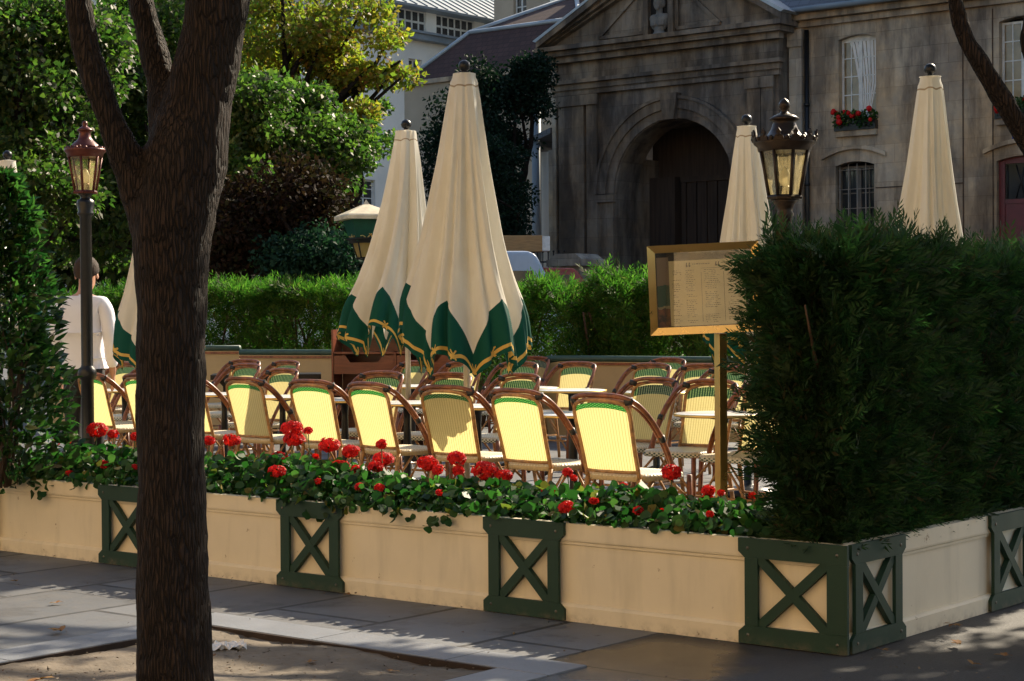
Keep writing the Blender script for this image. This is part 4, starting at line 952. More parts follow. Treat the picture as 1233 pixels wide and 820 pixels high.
def limbs(g, base, spec, r0, mats='bark'):
    mb = MB(); top = Vector(np.mean([np.array(s[0]) for s in spec], axis=0)); b = Vector(base)
    zf = max(1.2, min(s[0][2] - s[1][2] * .75 for s in spec)); fork = Vector((b.x + (top.x - b.x) * .25, b.y + (top.y - b.y) * .25, b.z + zf)) - Vector(base)
    mb.tube(spline([(0, 0, -.2), (g.normal() * .05, g.normal() * .05, fork.z * .5), fork], 4), [r0 * (1.15 - .045 * i) for i in range(9)], 10)
    for c, rad, m, sub in spec:
        for k in range(max(4, int(m / 7))):
            d = rnd_unit(g, 1)[0]; e = Vector(np.array(c) + d * np.array(rad) * .8) - b; mid = fork.lerp(e, .5) + Vector(g.normal(size=3)) * .25
            mb.tube(spline([fork, mid, e], 4), [r0 * .42 * (1 - .105 * i) + .012 for i in range(9)], 6)
    return mb
def tree(label, cat, px, Y, spec, per, leaf, mat, r0, seed, group=None, name='tree', cols=None):
    g = np.random.default_rng(seed); b = P(px, 400, Y); b.z = -.02
    wspec = []
    for (x, y, wx, wy, dY, m, sub) in spec:            # crown lobes given by where they are seen and how deep they stand
        c = P(x, y, Y + dY); k = (Y + dY) / F; wspec.append(((c.x, c.y, c.z), (wx * k, (wx * k + wy * k) * .5, wy * k), m, sub))
    t = thing(name, label, cat, b, 0, group)
    crown(t, None, g, wspec, per, leaf, mat, tuple(b)); limbs(g, tuple(b), wspec, r0).build('trunk', M_['bark'], t); return t
TG = 'trees beyond the hedge'
tree('broad green tree at the upper left corner, behind the red lantern', 'tree', 30, 29, [(10, 90, 95, 110, 0, 84, .52), (90, 60, 70, 80, 1, 52, .48), (40, 230, 80, 60, -1, 46, .48)], 200, .115, 'oakgreen', .22, 1, TG)
tree('green tree seen between the limbs of the dark trunk', 'tree', 180, 33, [(165, 70, 80, 90, 0, 62, .55), (190, 190, 75, 70, 0, 46, .55), (120, 250, 80, 60, 0, 40, .5)], 200, .115, 'oakgreen', .2, 2, TG)
tree('rounded lime green tree right of the dark trunk', 'tree', 330, 29, [(335, 160, 76, 62, 0, 50, .42), (300, 135, 58, 48, -1, 30, .38), (395, 180, 62, 52, .5, 30, .36), (285, 215, 42, 32, -1.5, 16, .32)], 210, .105, 'limegreen', .16, 3, TG)
tree('yellow and orange autumn tree spreading at the top, over the lime green tree', 'tree', 345, 35, [(340, 40, 85, 40, 0, 20, .55), (430, 45, 70, 42, 0, 17, .42), (400, 100, 55, 22, 0, 10, .45), (455, 85, 45, 26, 0, 9, .36), (350, -40, 110, 50, 0, 20, .8), (420, 145, 50, 25, -1, 9, .42)], 170, .12, 'autumn', .17, 4, TG)
tree('low copper brown tree between the trunk and the parasols', 'tree', 320, 26.5, [(315, 265, 70, 50, 0, 46, .5), (365, 245, 45, 40, 0, 22, .42), (275, 290, 40, 40, -.5, 18, .4)], 240, .09, 'copper', .10, 5, TG)
tree('dark green tree with pale gaps, left of the rear parasol', 'tree', 415, 40, [(405, 190, 45, 45, 0, 10, .5), (445, 150, 35, 35, 0, 5, .42), (385, 235, 50, 40, 0, 10, .5)], 180, .115, 'oakgreen', .14, 6, TG)
tree('blue green bush low behind the hedge, left of the rear parasol', 'bush', 395, 25.8, [(400, 305, 40, 34, 0, 24, .36), (350, 310, 40, 26, 0, 16, .36), (440, 300, 35, 40, .5, 16, .36)], 220, .08, 'bluegreen', .06, 7, TG, 'leafy_bush')
tree('tall dark evergreen against the brown tiled roof', 'tree', 600, 47, [(585, 170, 42, 95, 0, 60, .75), (632, 105, 22, 40, 0, 18, .45), (555, 200, 38, 70, 0, 30, .7), (600, 255, 28, 45, 0, 20, .5)], 300, .115, 'fir', .2, 8, TG)
tree('mid green bush in front of the dark evergreen, right of the big parasol', 'bush', 612, 42, [(598, 225, 32, 58, 0, 32, .5), (620, 290, 14, 18, 0, 8, .3), (585, 270, 34, 34, 0, 14, .5)], 240, .10, 'fir', .12, 9, TG, 'leafy_bush')
tree('shaded tree deep behind the red lantern and the waiter', 'tree', 90, 40, [(60, 280, 130, 80, 0, 50, 1.0), (220, 270, 120, 90, 0, 46, 1.0), (90, 170, 140, 80, 3, 46, 1.1)], 120, .22, 'oakgreen', .24, 10, TG)
tree('shaded tree filling the gap behind the lime green tree', 'tree', 300, 46, [(265, 90, 95, 110, 0, 40, 1.1), (310, 250, 90, 70, 0, 28, 1.0), (210, 40, 120, 90, 0, 40, 1.2)], 120, .24, 'oakgreen', .26, 12, TG)
# the dark trunk in the foreground
Yh = 6.5
def chain(px, Y=Yh): return [P(x, y, Y + dy) for x, y, w, dy in px], [w / 2 / F * Y for x, y, w, dy in px]
def blended(name, chains, mat, parent, inv, voxel=.016):
    mb = MB()
    for pts, rad in chains:
        sp = spline(pts, 5); rr = np.interp(np.linspace(0, len(rad) - 1, len(sp)), range(len(rad)), rad)
        mb.tube([p - inv for p in sp], list(rr), 16)
    o = mb.build(name, M_[mat], parent)
    md = o.modifiers.new('remesh', 'REMESH'); md.mode = 'VOXEL'; md.voxel_size = voxel; md.use_smooth_shade = True
    sm = o.modifiers.new('smooth', 'SMOOTH'); sm.factor = .5; sm.iterations = 6
    tx = bpy.data.textures.new('bark_lumps', 'CLOUDS'); tx.noise_scale = .14; tx.noise_depth = 3
    dm = o.modifiers.new('lumps', 'DISPLACE'); dm.texture = tx; dm.strength = .022; dm.mid_level = .5; dm.texture_coords = 'LOCAL'
    return o
b = G(211, 848, -.03)
t = thing('street_tree', 'dark furrowed tree trunk forking into three limbs in the foreground, standing in its soil pit', 'tree', b)
chains = [chain([(211, 870, 130, 0), (211, 845, 104, 0), (211, 815, 94, 0), (208, 700, 88, 0), (206, 560, 82, 0), (206, 450, 83, 0), (207, 330, 88, 0), (209, 270, 98, 0), (222, 200, 104, 0), (240, 120, 82, 0), (254, 50, 77, 0), (266, -20, 76, 0), (286, -130, 70, .2), (310, -300, 66, .5), (320, -480, 40, .9)]),
          chain([(212, 240, 60, 0), (205, 170, 52, .03), (194, 105, 37, .06), (182, 50, 33, .1), (170, 0, 33, .12), (150, -100, 34, .3), (120, -260, 26, .7), (110, -420, 14, 1.1)]),
          chain([(200, 300, 70, 0), (180, 255, 58, 0), (157, 205, 42, -.02), (137, 155, 33, -.04), (118, 105, 32, -.06), (106, 70, 36, -.06), (95, 10, 32, -.08), (84, -60, 36, -.1), (60, -180, 30, -.3), (20, -330, 20, -.6)])]
blended('trunk', chains, 'bark', t, b, .014)
g2 = np.random.default_rng(31)
crown(t, None, g2, [((-1.9, 6.2, 5.6), (2.4, 2.2, 1.3), 46, .6), ((-.2, 7.4, 5.3), (2.2, 2.0, 1.3), 42, .6), ((-1.4, 6.8, 6.8), (2.4, 2.4, 1.2), 36, .7)], 80, .12, 'oakgreen', tuple(b))
# the street tree at the right whose limb crosses the facade
Yr = 7.45
b = G(1318, 700); b = P(1330, 400, Yr); b.z = -.02
t = thing('street_tree', 'dark leaning limb of a tree crossing the upper right corner', 'tree', b)
chains = [([Vector((b.x, b.y, -.3)), Vector((b.x, b.y, .4)), P(1322, 420, Yr), P(1310, 330, Yr), P(1330, 150, Yr), P(1345, -60, Yr), P(1330, -300, Yr + .6)], [.17, .15, .135, .12, .10, .09, .06]),
          chain([(1310, 340, 46, 0), (1270, 225, 28, 0), (1240, 172, 27, 0), (1218, 138, 25, 0), (1198, 105, 24, 0), (1178, 72, 23, 0), (1163, 46, 21, 0), (1152, 10, 19, 0), (1140, -50, 17, 0), (1105, -160, 14, .3), (1060, -300, 9, .8)], Yr),
          chain([(1330, 140, 30, 0), (1262, 105, 16, 0), (1238, 70, 13, 0), (1236, 30, 12, 0), (1250, -60, 10, 0)], Yr)]
blended('trunk', chains, 'bark', t, b, .012)
SUN_EL = R(35)
def shade_spec(u, v, ru, rv, h0, rz_, m, sub):          # crown lobe over wall coordinates
    c = UV2W(u, v, h0); return ((c.x, c.y, c.z), (ru, rv, rz_), m, sub)
crown(t, None, g2, [shade_spec(-.6, 2.2, 1.6, 1.4, 4.9, .9, 30, .5), shade_spec(-.9, .4, 1.6, 1.4, 5.0, .9, 26, .5)], 80, .12, 'oakgreen', tuple(b))
# a further street tree outside the frame: its crown gives the dappled shade on the pavement
b = Vector((4.35, 11.3, -.02))
t = thing('street_tree', 'unseen leafy tree over the right end of the terrace casting dappled shade on the pavement', 'tree', b)
spec = [shade_spec(.2, 4.3, 1.4, 1.2, 4.9, .7, 17, .40), shade_spec(1.9, 4.6, 1.2, 1.2, 5.0, .75, 12, .38), shade_spec(4.6, 6.0, .8, .8, 5.6, .6, 9, .4), shade_spec(-1.8, 4.2, 1.4, 1.4, 4.8, .8, 26, .5), shade_spec(-.9, 6.3, 1.7, 1.3, 5.0, .8, 40, .5), shade_spec(-1.4, 7.7, 1.2, 1.0, 5.1, .7, 28, .5)]
crown(t, None, g2, spec, 85, .13, 'oakgreen', tuple(b)); limbs(g2, tuple(b), spec, .16).build('trunk', M_['bark'], t)
# ------------------------------------------------------------------ buildings
def wall(mb, x0, x1, z0, z1, holes, y, dep, mi=0):
    xs = {x0, x1}
    def top(h, x):
        a, b, za, zb, r = h; t_ = min(1, abs((x - (a + b) / 2) / ((b - a) / 2)))
        if r <= 0: return zb
        return zb + (r * math.sqrt(max(0, 1 - t_ * t_)) if r > .45 * (b - a) else r * (1 - t_ * t_))
    for h in holes:
        n = 20 if h[4] > .3 else (8 if h[4] > 0 else 1)
        for k in range(n + 1): xs.add(round(h[0] + (h[1] - h[0]) * k / n, 5))
    xs = sorted(xs); q = lambda a, b, c, d: mb.add([a, b, c, d], [(0, 1, 2, 3)], mi)
    for a, b in zip(xs, xs[1:]):
        if b - a < 1e-4: continue
        ca = cb = z0
        for h in sorted([h for h in holes if h[0] - 1e-4 <= a and b <= h[1] + 1e-4], key=lambda h: h[2]):
            q((a, y, ca), (b, y, cb), (b, y, h[2]), (a, y, h[2])); ca, cb = top(h, a), top(h, b)
            q((a, y, ca), (b, y, cb), (b, y + dep, cb), (a, y + dep, ca))
        q((a, y, ca), (b, y, cb), (b, y, z1), (a, y, z1))
    for h in holes:
        a, b, za, zb, r = h
        za_ = top(h, a); q((a, y, za), (a, y, za_), (a, y + dep, za_), (a, y + dep, za)); q((b, y, za), (b, y + dep, za), (b, y + dep, za_), (b, y, za_)); q((a, y, za), (a, y + dep, za), (b, y + dep, za), (b, y, za))
def window(t, x0, x1, z0, z1, y, cols, rows, curtain=None, rise=0.0, glass='pane', fw=.055, mw=.026, casement=True, wm='winwhite'):
    mb = MB(); zt = z1 + rise
    mb.box((x0, y, z0), (x0 + fw, y + .05, zt)); mb.box((x1 - fw, y, z0), (x1, y + .05, zt)); mb.box((x0 + fw, y + .001, z0), (x1 - fw, y + .051, z0 + fw)); mb.box((x0 + fw, y + .001, zt - fw), (x1 - fw, y + .051, zt))
    xm = (x0 + x1) / 2
    if casement: mb.box((xm - .05, y - .006, z0 + fw), (xm + .05, y + .044, zt - fw))
    for k in range(1, cols):
        x = x0 + (x1 - x0) * k / cols
        if not (casement and abs(x - xm) < .01): mb.box((x - mw / 2, y + .006, z0 + fw), (x + mw / 2, y + .04, zt - fw))
    for k in range(1, rows):
        z = z0 + (zt - z0) * k / rows; mb.box((x0 + fw, y + .008, z - mw / 2), (x1 - fw, y + .038, z + mw / 2))
    w = mb.build('window', M_[wm], t)
    mb = MB(); mb.box((x0 + fw * .5, y + .024, z0 + fw * .5), (x1 - fw * .5, y + .028, zt - fw * .5)); mb.build('pane', M_[glass], w)
    return w
M_['oldwood'] = simple('weathered_joinery', (.16, .13, .10), .6)
Y0 = 48.0
f0 = P(812, 400, Y0); FP = Frame((f0.x, f0.y, 0), RZ)
X = lambda x, y=200, yl=0: FP.px(x, y, yl)[0]; Z = lambda x, y, yl=0: FP.px(x, y, yl)[1]
# --- the carriage gateway
gate = thing('stone_gateway', 'dark weathered stone gateway with a round arch and a triangular pediment', 'gateway', FP.o, RZ)
xl, xr = X(672), X(938); ax0, ax1 = X(741), X(884); rad = (ax1 - ax0) / 2; xc = (ax0 + ax1) / 2
zs = Z(812, 143) - rad; zc0 = Z(812, 57); za0 = Z(812, 103); zc1 = zc0 + .32
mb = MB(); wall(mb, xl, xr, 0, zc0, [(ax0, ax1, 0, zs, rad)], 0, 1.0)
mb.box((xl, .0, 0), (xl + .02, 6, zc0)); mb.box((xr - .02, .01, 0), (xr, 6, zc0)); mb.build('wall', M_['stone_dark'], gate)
mb = MB()
for a, b in ((xl + .12, X(706)), (X(706) + .1, X(722)), (X(903), X(919)), (X(919) + .02, xr - .1)):
    mb = MB(); mb.box((a, -.13, 0), (b, -.003, za0 - .02)); mb.box((a - .05, -.19, za0 - .30), (b + .05, -.131, za0 - .02)); mb.box((a - .05, -.2, 0), (b + .05, -.131, .9)); mb.build('pilaster', M_['stone_dark'], gate)
mb = MB(); mb.box((xl - .12, -.10, 0), (xl - .002, .5, zc0)); mb.box((xl - .32, -.02, 0), (xl - .122, .5, zs + 1.3)); mb.build('buttress', M_['stone_pale'], gate)
# archivolt, imposts, keystone
mb = MB(); n = 28
for (r0, r1, y0, y1) in ((rad + .02, rad + .26, -.06, -.003), (rad + .262, rad + .52, -.12, -.003), (rad + .522, rad + .60, -.17, -.003)):
    for k in range(n):
        a0, a1 = math.pi * k / n, math.pi * (k + 1) / n; ps = [(xc + r * math.cos(a), zs + r * math.sin(a)) for r, a in ((r0, a0), (r1, a0), (r1, a1), (r0, a1))]; mb.prism(ps, y0, y1, 'y')
for s in (-1, 1):
    e = xc + s * (rad + .32); mb.box((e - .34, -.14, zs - .22), (e + .34, -.0, zs - .02)); mb.box((e - .27, -.05, 0), (e + .27, -.002, zs - .222))
mb.prism([(xc - .17, zs + rad - .03), (xc + .17, zs + rad - .03), (xc + .27, zs + rad + .66), (xc - .27, zs + rad + .66)], -.24, -.001, 'y'); mb.build('archivolt', M_['stone_dark'], gate)
mb = MB()
for (z0_, z1_, pr) in ((za0, za0 + .14, .12), (za0 + .142, za0 + .30, .17), (za0 + .302, za0 + .40, .27), (zc0 - .10, zc0 + .06, .22), (zc0 + .062, zc0 + .20, .40), (zc0 + .202, zc1, .55)):
    mb.box((xl - pr * .7, -pr, z0_), (xr + pr * .7, -.001 if pr < .3 else .3, z1_))
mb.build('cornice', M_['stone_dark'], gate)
# pediment
pk = Vector((xc - .05, 0, zc1 + 2.15)); hl = xl - .35; hr = xr + .38
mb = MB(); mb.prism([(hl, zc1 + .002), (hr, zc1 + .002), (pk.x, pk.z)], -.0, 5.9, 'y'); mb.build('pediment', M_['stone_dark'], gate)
mb = MB()
for (ex, dz0, dz1, pr) in ((hl, -.02, .16, .52), (hl, -.20, -.022, .36), (hl, -.34, -.202, .2), (hr, -.02, .16, .52), (hr, -.20, -.022, .36), (hr, -.34, -.202, .2)):
    mb.prism([(ex, zc1 + max(dz0, .003) + (.0 if dz0 > -.05 else 0)), (pk.x, pk.z + dz0), (pk.x, pk.z + dz1), (ex, zc1 + max(dz1, .004))], -pr, -.001, 'y')
mb.build('raking_cornice', M_['stone_dark'], gate)
mb = MB()
for ex in (hl, hr):
    mb.prism([(ex, zc1 + .165), (pk.x, pk.z + .165), (pk.x, pk.z + .21), (ex - (.1 if ex < 0 else -.1), zc1 + .21)], -.54, 5.95, 'y')
mb.build('roof', M_['lead'], gate)
nx0, nx1 = X(784, 30), X(808, 30); ncx = (nx0 + nx1) / 2
mb = MB()
for a, b in ((nx0 - .16, nx0), (nx1, nx1 + .16)): mb.box((a, -.16, zc1 + .01), (b, -.002, zc1 + 1.15))
for k in range(10):
    a0, a1 = math.pi * k / 10, math.pi * (k + 1) / 10; r0 = (nx1 - nx0) / 2; r1 = r0 + .16; mb.prism([(ncx + r * math.cos(a), zc1 + 1.15 + r * math.sin(a)) for r, a in ((r0, a0), (r1, a0), (r1, a1), (r0, a1))], -.16, -.002, 'y')
for s, xa, xb in ((-1, X(722, 40), nx0 - .22), (1, nx1 + .22, X(868, 40))):        # sunk triangular panels with borders
    tri = [(xa, zc1 + .16), (xb, zc1 + .16), (xb, zc1 + 1.35)] if s < 0 else [(xa, zc1 + .16), (xb, zc1 + .16), (xa, zc1 + 1.35)]
    for k in range(3):
        p, q = tri[k], tri[(k + 1) % 3]; mb.bar((p[0], -.002, p[1]), (q[0], -.002, q[1]), .09, .07)
mb.build('moulding', M_['stone_dark'], gate)
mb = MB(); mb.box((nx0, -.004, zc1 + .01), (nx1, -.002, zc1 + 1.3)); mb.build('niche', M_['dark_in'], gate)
# passage and wooden gate inside the arch
mb = MB(); mb.box((ax0 - .3, 1.0, 0), (ax0 - .0, 6, zs + 1)); mb.box((ax1, 1.0, 0), (ax1 + .3, 6, zs + 1)); mb.box((ax0 - .3, 5.9, 0), (ax1 + .3, 6.2, zs + rad + .5)); mb.box((ax0 - .3, 1.0, zs + rad), (ax1 + .3, 5.9, zs + rad + .3)); mb.build('passage', M_['stone_dark'], gate)
mb = MB(); gx0, gx1 = ax0 + .85, ax1 - .05
nb = 17
for k in range(nb):
    a = gx0 + (gx1 - gx0) * k / nb; mb.box((a, 1.9 + .03 * (k % 2), 0), (a + (gx1 - gx0) / nb - .02, 2.02, zs + .35))
mb.box((gx0, 1.85, zs + .351), (gx1, 2.05, zs + .5)); mb.box((ax0, 1.6, 0), (gx0 - .02, 2.05, zs + .5)); mb.box((ax0 - .2, 2.06, 0), (ax1 + .2, 2.2, zs + rad + .2)); mb.build('door', M_['wood_door'], gate)  # full-height panel behind the planks is added to keep the arch dark
M_['stone_bust'] = simple('bust_stone', (.17, .155, .14), .8, 0, .4, 5, .4, 20)
# bust in the niche: a thing of its own
bt = thing('stone_bust', 'weathered stone bust in the niche of the pediment', 'statue', FP.m @ Vector((ncx, -.06, zc1 + .012)), RZ)
bmx = MB(); bmx.lathe([(.2, 0), (.2, .05), (.15, .10), (.15, .2)], 14)
bmx.ball((0, 0, .36), .26, 0, 14, (1.12, .62, .95)); bmx.ball((-.17, .0, .46), .14, 0, 12, (1, .9, .9)); bmx.ball((.17, 0, .46), .14, 0, 12, (1, .9, .9)); bmx.tube([(0, 0, .5), (0, -.01, .78)], .09, 12)
bmx.ball((0, -.03, .88), .15, 0, 14, (.92, 1.02, 1.22)); bmx.ball((0, -.12, .76), .085, 0, 10, (1, .7, 1.2)); bmx.ball((0, -.17, .88), .028, 0, 8, (.8, 1, 1.6)); bmx.ball((0, .02, .98), .15, 0, 12, (1.05, 1, .8))
for sx in (-1, 1):
    bmx.ball((sx * .135, 0, .86), .07, 0, 10, (.8, 1, 1.9)); bmx.ball((sx * .06, -.15, .935), .03, 0, 8, (1.4, .7, .6))
    for k in range(3): bmx.tube([(sx * (.04 + .08 * k), -.14 + .02 * k, .52), (sx * (.06 + .07 * k), -.17 + .02 * k, .25)], .022, 6)
bo_ = bmx.build('bust', M_['stone_bust'], bt); rm = bo_.modifiers.new('remesh', 'REMESH'); rm.mode = 'VOXEL'; rm.voxel_size = .022; rm.use_smooth_shade = True; sm_ = bo_.modifiers.new('smooth', 'SMOOTH'); sm_.iterations = 3
# --- the wing on the right
YW = .55
Xw = lambda x, y=150: FP.px(x, y, YW)[0]; Zw = lambda x, y: FP.px(x, y, YW)[1]
wing = thing('stone_townhouse', 'long stained limestone house with tall windows and a slate roof, right of the gateway', 'house', FP.o, RZ)
w1 = (Xw(1010), Xw(1055), Zw(1032, 157), Zw(1032, 46), .09); w1b = (Xw(1006, 230), Xw(1053, 230), Zw(1030, 330), Zw(1030, 199), .10)
w2 = (Xw(1203, 90), Xw(1203, 90) + (w1[1] - w1[0]) * 1.02, w1[2], w1[3], .09); dr = (Xw(1200, 230), Xw(1200, 230) + 1.45, 0, Zw(1215, 193), .10)
w3 = (w2[0] + 5.2, w2[1] + 5.2, w1[2], w1[3], .09)
wx0, wx1 = xr + .001, xr + 24; zcw = Zw(965, 33); 
mb = MB(); wall(mb, wx0, wx1, 0, zcw, [w1, w1b, w2, dr, w3], YW, .32); mb.box((wx0, YW + .33, 0), (wx1, YW + .35, .2)); mb.build('wall', M_['stone'], wing)
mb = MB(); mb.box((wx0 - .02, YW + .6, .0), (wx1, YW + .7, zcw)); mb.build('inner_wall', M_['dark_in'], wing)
mb = MB(); pw = X(956) ; mb.box((X(941), YW - .16, 0), (pw, YW - .002, zcw - .05)); mb.box((X(941) - .02, YW - .22, zcw - .5), (pw + .04, YW - .161, zcw - .1)); mb.build('pilaster', M_['stone_pale'], wing)
mb = MB()
for a, b, p_ in ((zcw - .02, zcw + .14, .12), (zcw + .142, zcw + .30, .28), (zcw + .302, zcw + .36, .42)): mb.box((wx0, YW - p_, a), (wx1, YW + .3, b))
mb.box((w1[0] - .05, YW - .12, w1[2] - .14), (w1[1] + .05, YW + .1, w1[2] - .002)); mb.box((w2[0] - .05, YW - .12, w1[2] - .14), (w2[1] + .05, YW + .1, w1[2] - .002))
for h, ex in ((w1b, .34), (dr, .3)):                     # hood moulds
    a, b = h[0] - ex, h[1] + ex; n = 10
    for k in range(n):
        t0, t1 = k / n * 2 - 1, (k + 1) / n * 2 - 1; z_ = lambda t_: h[3] + .18 + .22 * (1 - t_ * t_); xm = lambda t_: (a + b) / 2 + t_ * (b - a) / 2
        mb.prism([(xm(t0), z_(t0)), (xm(t1), z_(t1)), (xm(t1), z_(t1) + .10), (xm(t0), z_(t0) + .10)], YW - .10, YW - .002, 'y')
mb.build('cornice', M_['stone'], wing)
mb = MB(); ze = zcw + .365; mb.add([(wx0 - 2, YW - .42, ze), (wx1, YW - .42, ze), (wx1, YW + 3.0, ze + 3.6), (wx0 - 2, YW + 3.0, ze + 3.6), (wx0 - 2, YW + 9, ze + 4.2), (wx1, YW + 9, ze + 4.2)], [(0, 1, 2, 3), (3, 2, 5, 4)]); rf = mb.build('roof', M_['slate'], wing)
mb = MB(); mb.tube([(wx0 - .2, YW - .46, ze + .0), (wx1, YW - .46, ze + .0)], .07, 8); mb.build('gutter', M_['zinc'], wing)
mb = MB(); px_ = X(961) ; mb.tube([(px_, YW - .1, 0), (px_, YW - .1, zcw - .1)], .06, 8)
for z in (2.2, 4.6, 6.6): mb.lathe([(.075, z), (.075, z + .08)], 10, 0, Matrix.Translation((px_, YW - .1, 0)))
mb.build('downpipe', M_['black'], wing)
mb = MB(); px2 = FP.px(1160, 150, YW)[0]
for dx in (0, .75): mb = MB(); mb.tube([(px2 + dx, YW - .02, 0), (px2 + dx, YW - .02, zcw - .1)], .014, 6); mb.build('cable', M_['stem'], wing)
mb = MB(); mb.tube([(Xw(1055, 225), YW - .03, Zw(1075, 225)), (px2, YW - .03, Zw(1075, 225))], .010, 6); mb.build('cable', M_['stem'], wing)
w = window(wing, w1[0], w1[1], w1[2] + .0, w1[3], YW + .18, 4, 5, None, .0, 'pane_warm')
mb = MB(); mb.box((w1[0], YW + .17, w1[3] - .0), (w1[1], YW + .24, w1[3] + .1)); mb.build('transom', M_['winwhite'], w)
def curtain(x0, x1, z0, z1, y, pinch, side):
    mb = MB(); n, m_ = 26, 20; vs = []
    for j in range(m_ + 1):
        f = j / m_; z = z1 + (z0 - z1) * f; wf = 1 - pinch * math.sin(min(1, f / .7) * math.pi / 2)
        for i in range(n + 1):
            u = i / n; x = (x0 + (x1 - x0) * (u * wf)) if side < 0 else (x1 - (x1 - x0) * ((1 - u) * wf)); vs.append((x, y + .02 * math.sin(u * 40 + f * 3) + .01 * math.sin(u * 90), z))
    mb.add(vs, [(j * (n + 1) + i, j * (n + 1) + i + 1, (j + 1) * (n + 1) + i + 1, (j + 1) * (n + 1) + i) for j in range(m_) for i in range(n)], 0, True); return mb
xm = (w1[0] + w1[1]) / 2
curtain(w1[0] + .2, xm + .12, w1[2] + .8, w1[3] + .04, YW + .165, .0, -1)
mb = MB(); n, m_ = 30, 20; vs = []
for j in range(m_ + 1):
    f = j / m_; z = w1[3] + .05 - f * (w1[3] - w1[2] - .25)
    for i in range(n + 1):
        u = i / n; xa = w1[0] + .17 + f ** .8 * .42; xb = w1[1] - .05 - (0 if f < .55 else (f - .55) * .5); vs.append((xa + (xb - xa) * u, YW + .200 + .008 * math.sin(u * 46 + f * 2), z))
mb.add(vs, [(j * (n + 1) + i, j * (n + 1) + i + 1, (j + 1) * (n + 1) + i + 1, (j + 1) * (n + 1) + i) for j in range(m_) for i in range(n)], 0, True); mb.build('curtain', M_['curtain'], w)
window(wing, w2[0], w2[1], w2[2], w2[3], YW + .18, 4, 5, None, 0, 'pane_warm'); window(wing, w3[0], w3[1], w3[2], w3[3], YW + .18, 4, 5)
window(wing, w1b[0], w1b[1], w1b[2], w1b[3], YW + .24, 4, 4, None, 0, 'pane', wm='oldwood')
mb = MB()
for k in range(5): x = w1b[0] + .06 + (w1b[1] - w1b[0] - .12) * k / 4; mb.tube([(x, YW + .12, w1b[2]), (x, YW + .12, w1b[3] + .06)], .016, 6)
for k in range(6): z = w1b[2] + .2 + (w1b[3] - w1b[2] - .3) * k / 5; mb.tube([(w1b[0], YW + .12, z), (w1b[1], YW + .12, z)], .012, 6)
mb.build('window_grille', M_['cane'] if False else simple('grille_iron', (.30, .25, .20), .6, .3), wing)
mb = MB(); dx0, dx1, dz = dr[0], dr[1], dr[3]
mb.box((dx0, YW + .14, 0), (dx0 + .14, YW + .22, dz)); mb.box((dx1 - .14, YW + .14, 0), (dx1, YW + .22, dz)); mb.box((dx0, YW + .16, dz - .06), (dx1, YW + .24, dz + .1)); mb.box((dx0 + .14, YW + .17, 0), (dx1 - .14, YW + .22, dz - .95)); mb.box((dx0 + .14, YW + .15, dz - 1.0), (dx1 - .14, YW + .221, dz - .9))
for xa in (dx0 + .2, (dx0 + dx1) / 2 + .04): mb.box((xa, YW + .15, .3), (xa + .44, YW + .169, dz - 1.15))
d = mb.build('door', M_['red_door'], wing)
mb = MB(); mb.box((dx0 + .14, YW + .19, dz - .9), (dx1 - .14, YW + .20, dz - .06)); mb.build('pane', M_['pane'], d)
mb = MB()
for k in range(6):
    a = k / 5; x = dx0 + .2 + (dx1 - dx0 - .4) * a; mb.tube([(x, YW + .17, dz - .88), (x + .12 * math.sin(k * 2), YW + .17, dz - .5), (x, YW + .17, dz - .1)], .012, 6)
mb.build('grille', M_['black'], d)
pw_ = Xw(1219, 162); pz = Zw(1222, 168)
mb = MB(); mb.box((pw_, YW - .02, pz), (pw_ + .26, YW - .003, pz + .22)); npl = mb.build('number_plate', M_['plaque'], wing)
mb = MB()
for a, b in (((.16, .19), (.075, .19)), ((.075, .19), (.07, .115)), ((.07, .115), (.125, .125)), ((.125, .125), (.17, .09)), ((.17, .09), (.155, .045)), ((.155, .045), (.11, .03)), ((.11, .03), (.065, .05))): mb.tube([(pw_ + a[0], YW - .021, pz + a[1]), (pw_ + b[0], YW - .021, pz + b[1])], .012, 6)
mb.build('number', M_['enamel'], npl)
# dormer on the slate roof
dxa, dxb = FP.px(1005, 2, .6)[0], FP.px(1052, 2, .6)[0]
mb = MB(); mb.box((dxa - .12, .55, ze + .1), (dxb + .12, 3, ze + 2.0)); mb.prism([(dxa - .25, ze + 2.0), (dxb + .25, ze + 2.0), ((dxa + dxb) / 2, ze + 2.5)], .4, 3.2, 'y'); dm = mb.build('dormer', M_['slate'], wing)
window(dm, dxa, dxb, ze + .35, ze + 1.9, .48, 2, 4)
# window boxes with red geraniums
def window_box(h, lab):
    g = np.random.default_rng(int(h[0] * 10) + 90)
    c = FP.m @ Vector(((h[0] + h[1]) / 2, YW - .02, h[2])); t = thing('window_box', lab, 'window box', c, RZ, 'window boxes of red geraniums'); hw = (h[1] - h[0]) / 2 + .05
    mb = MB(); mb.box((-hw, -.14, 0), (hw, .10, .22)); mb.build('trough', M_['black'], t)
    n = 420; Pn = np.stack([g.uniform(-hw, hw, n), g.uniform(-.26, .12, n), .08 + g.random(n) * .38], 1); leaf_cloud('foliage', Pn, rnd_unit(g, n), rnd_unit(g, n), .075, .06, ROUND, M_['ger_leaf'], t)
    mb = MB()
    for k in range(13): mb = MB(); mb.ball((g.uniform(-hw, hw), g.uniform(-.30, -.1), .16 + g.random() * .34), g.uniform(.045, .08), 0, 8); mb.build('flower_head', M_['ger_red'], t)
window_box(w1, 'window box of red geraniums under the curtained window of the stone house'); window_box(w2, 'window box of red geraniums above the red door at the right edge')
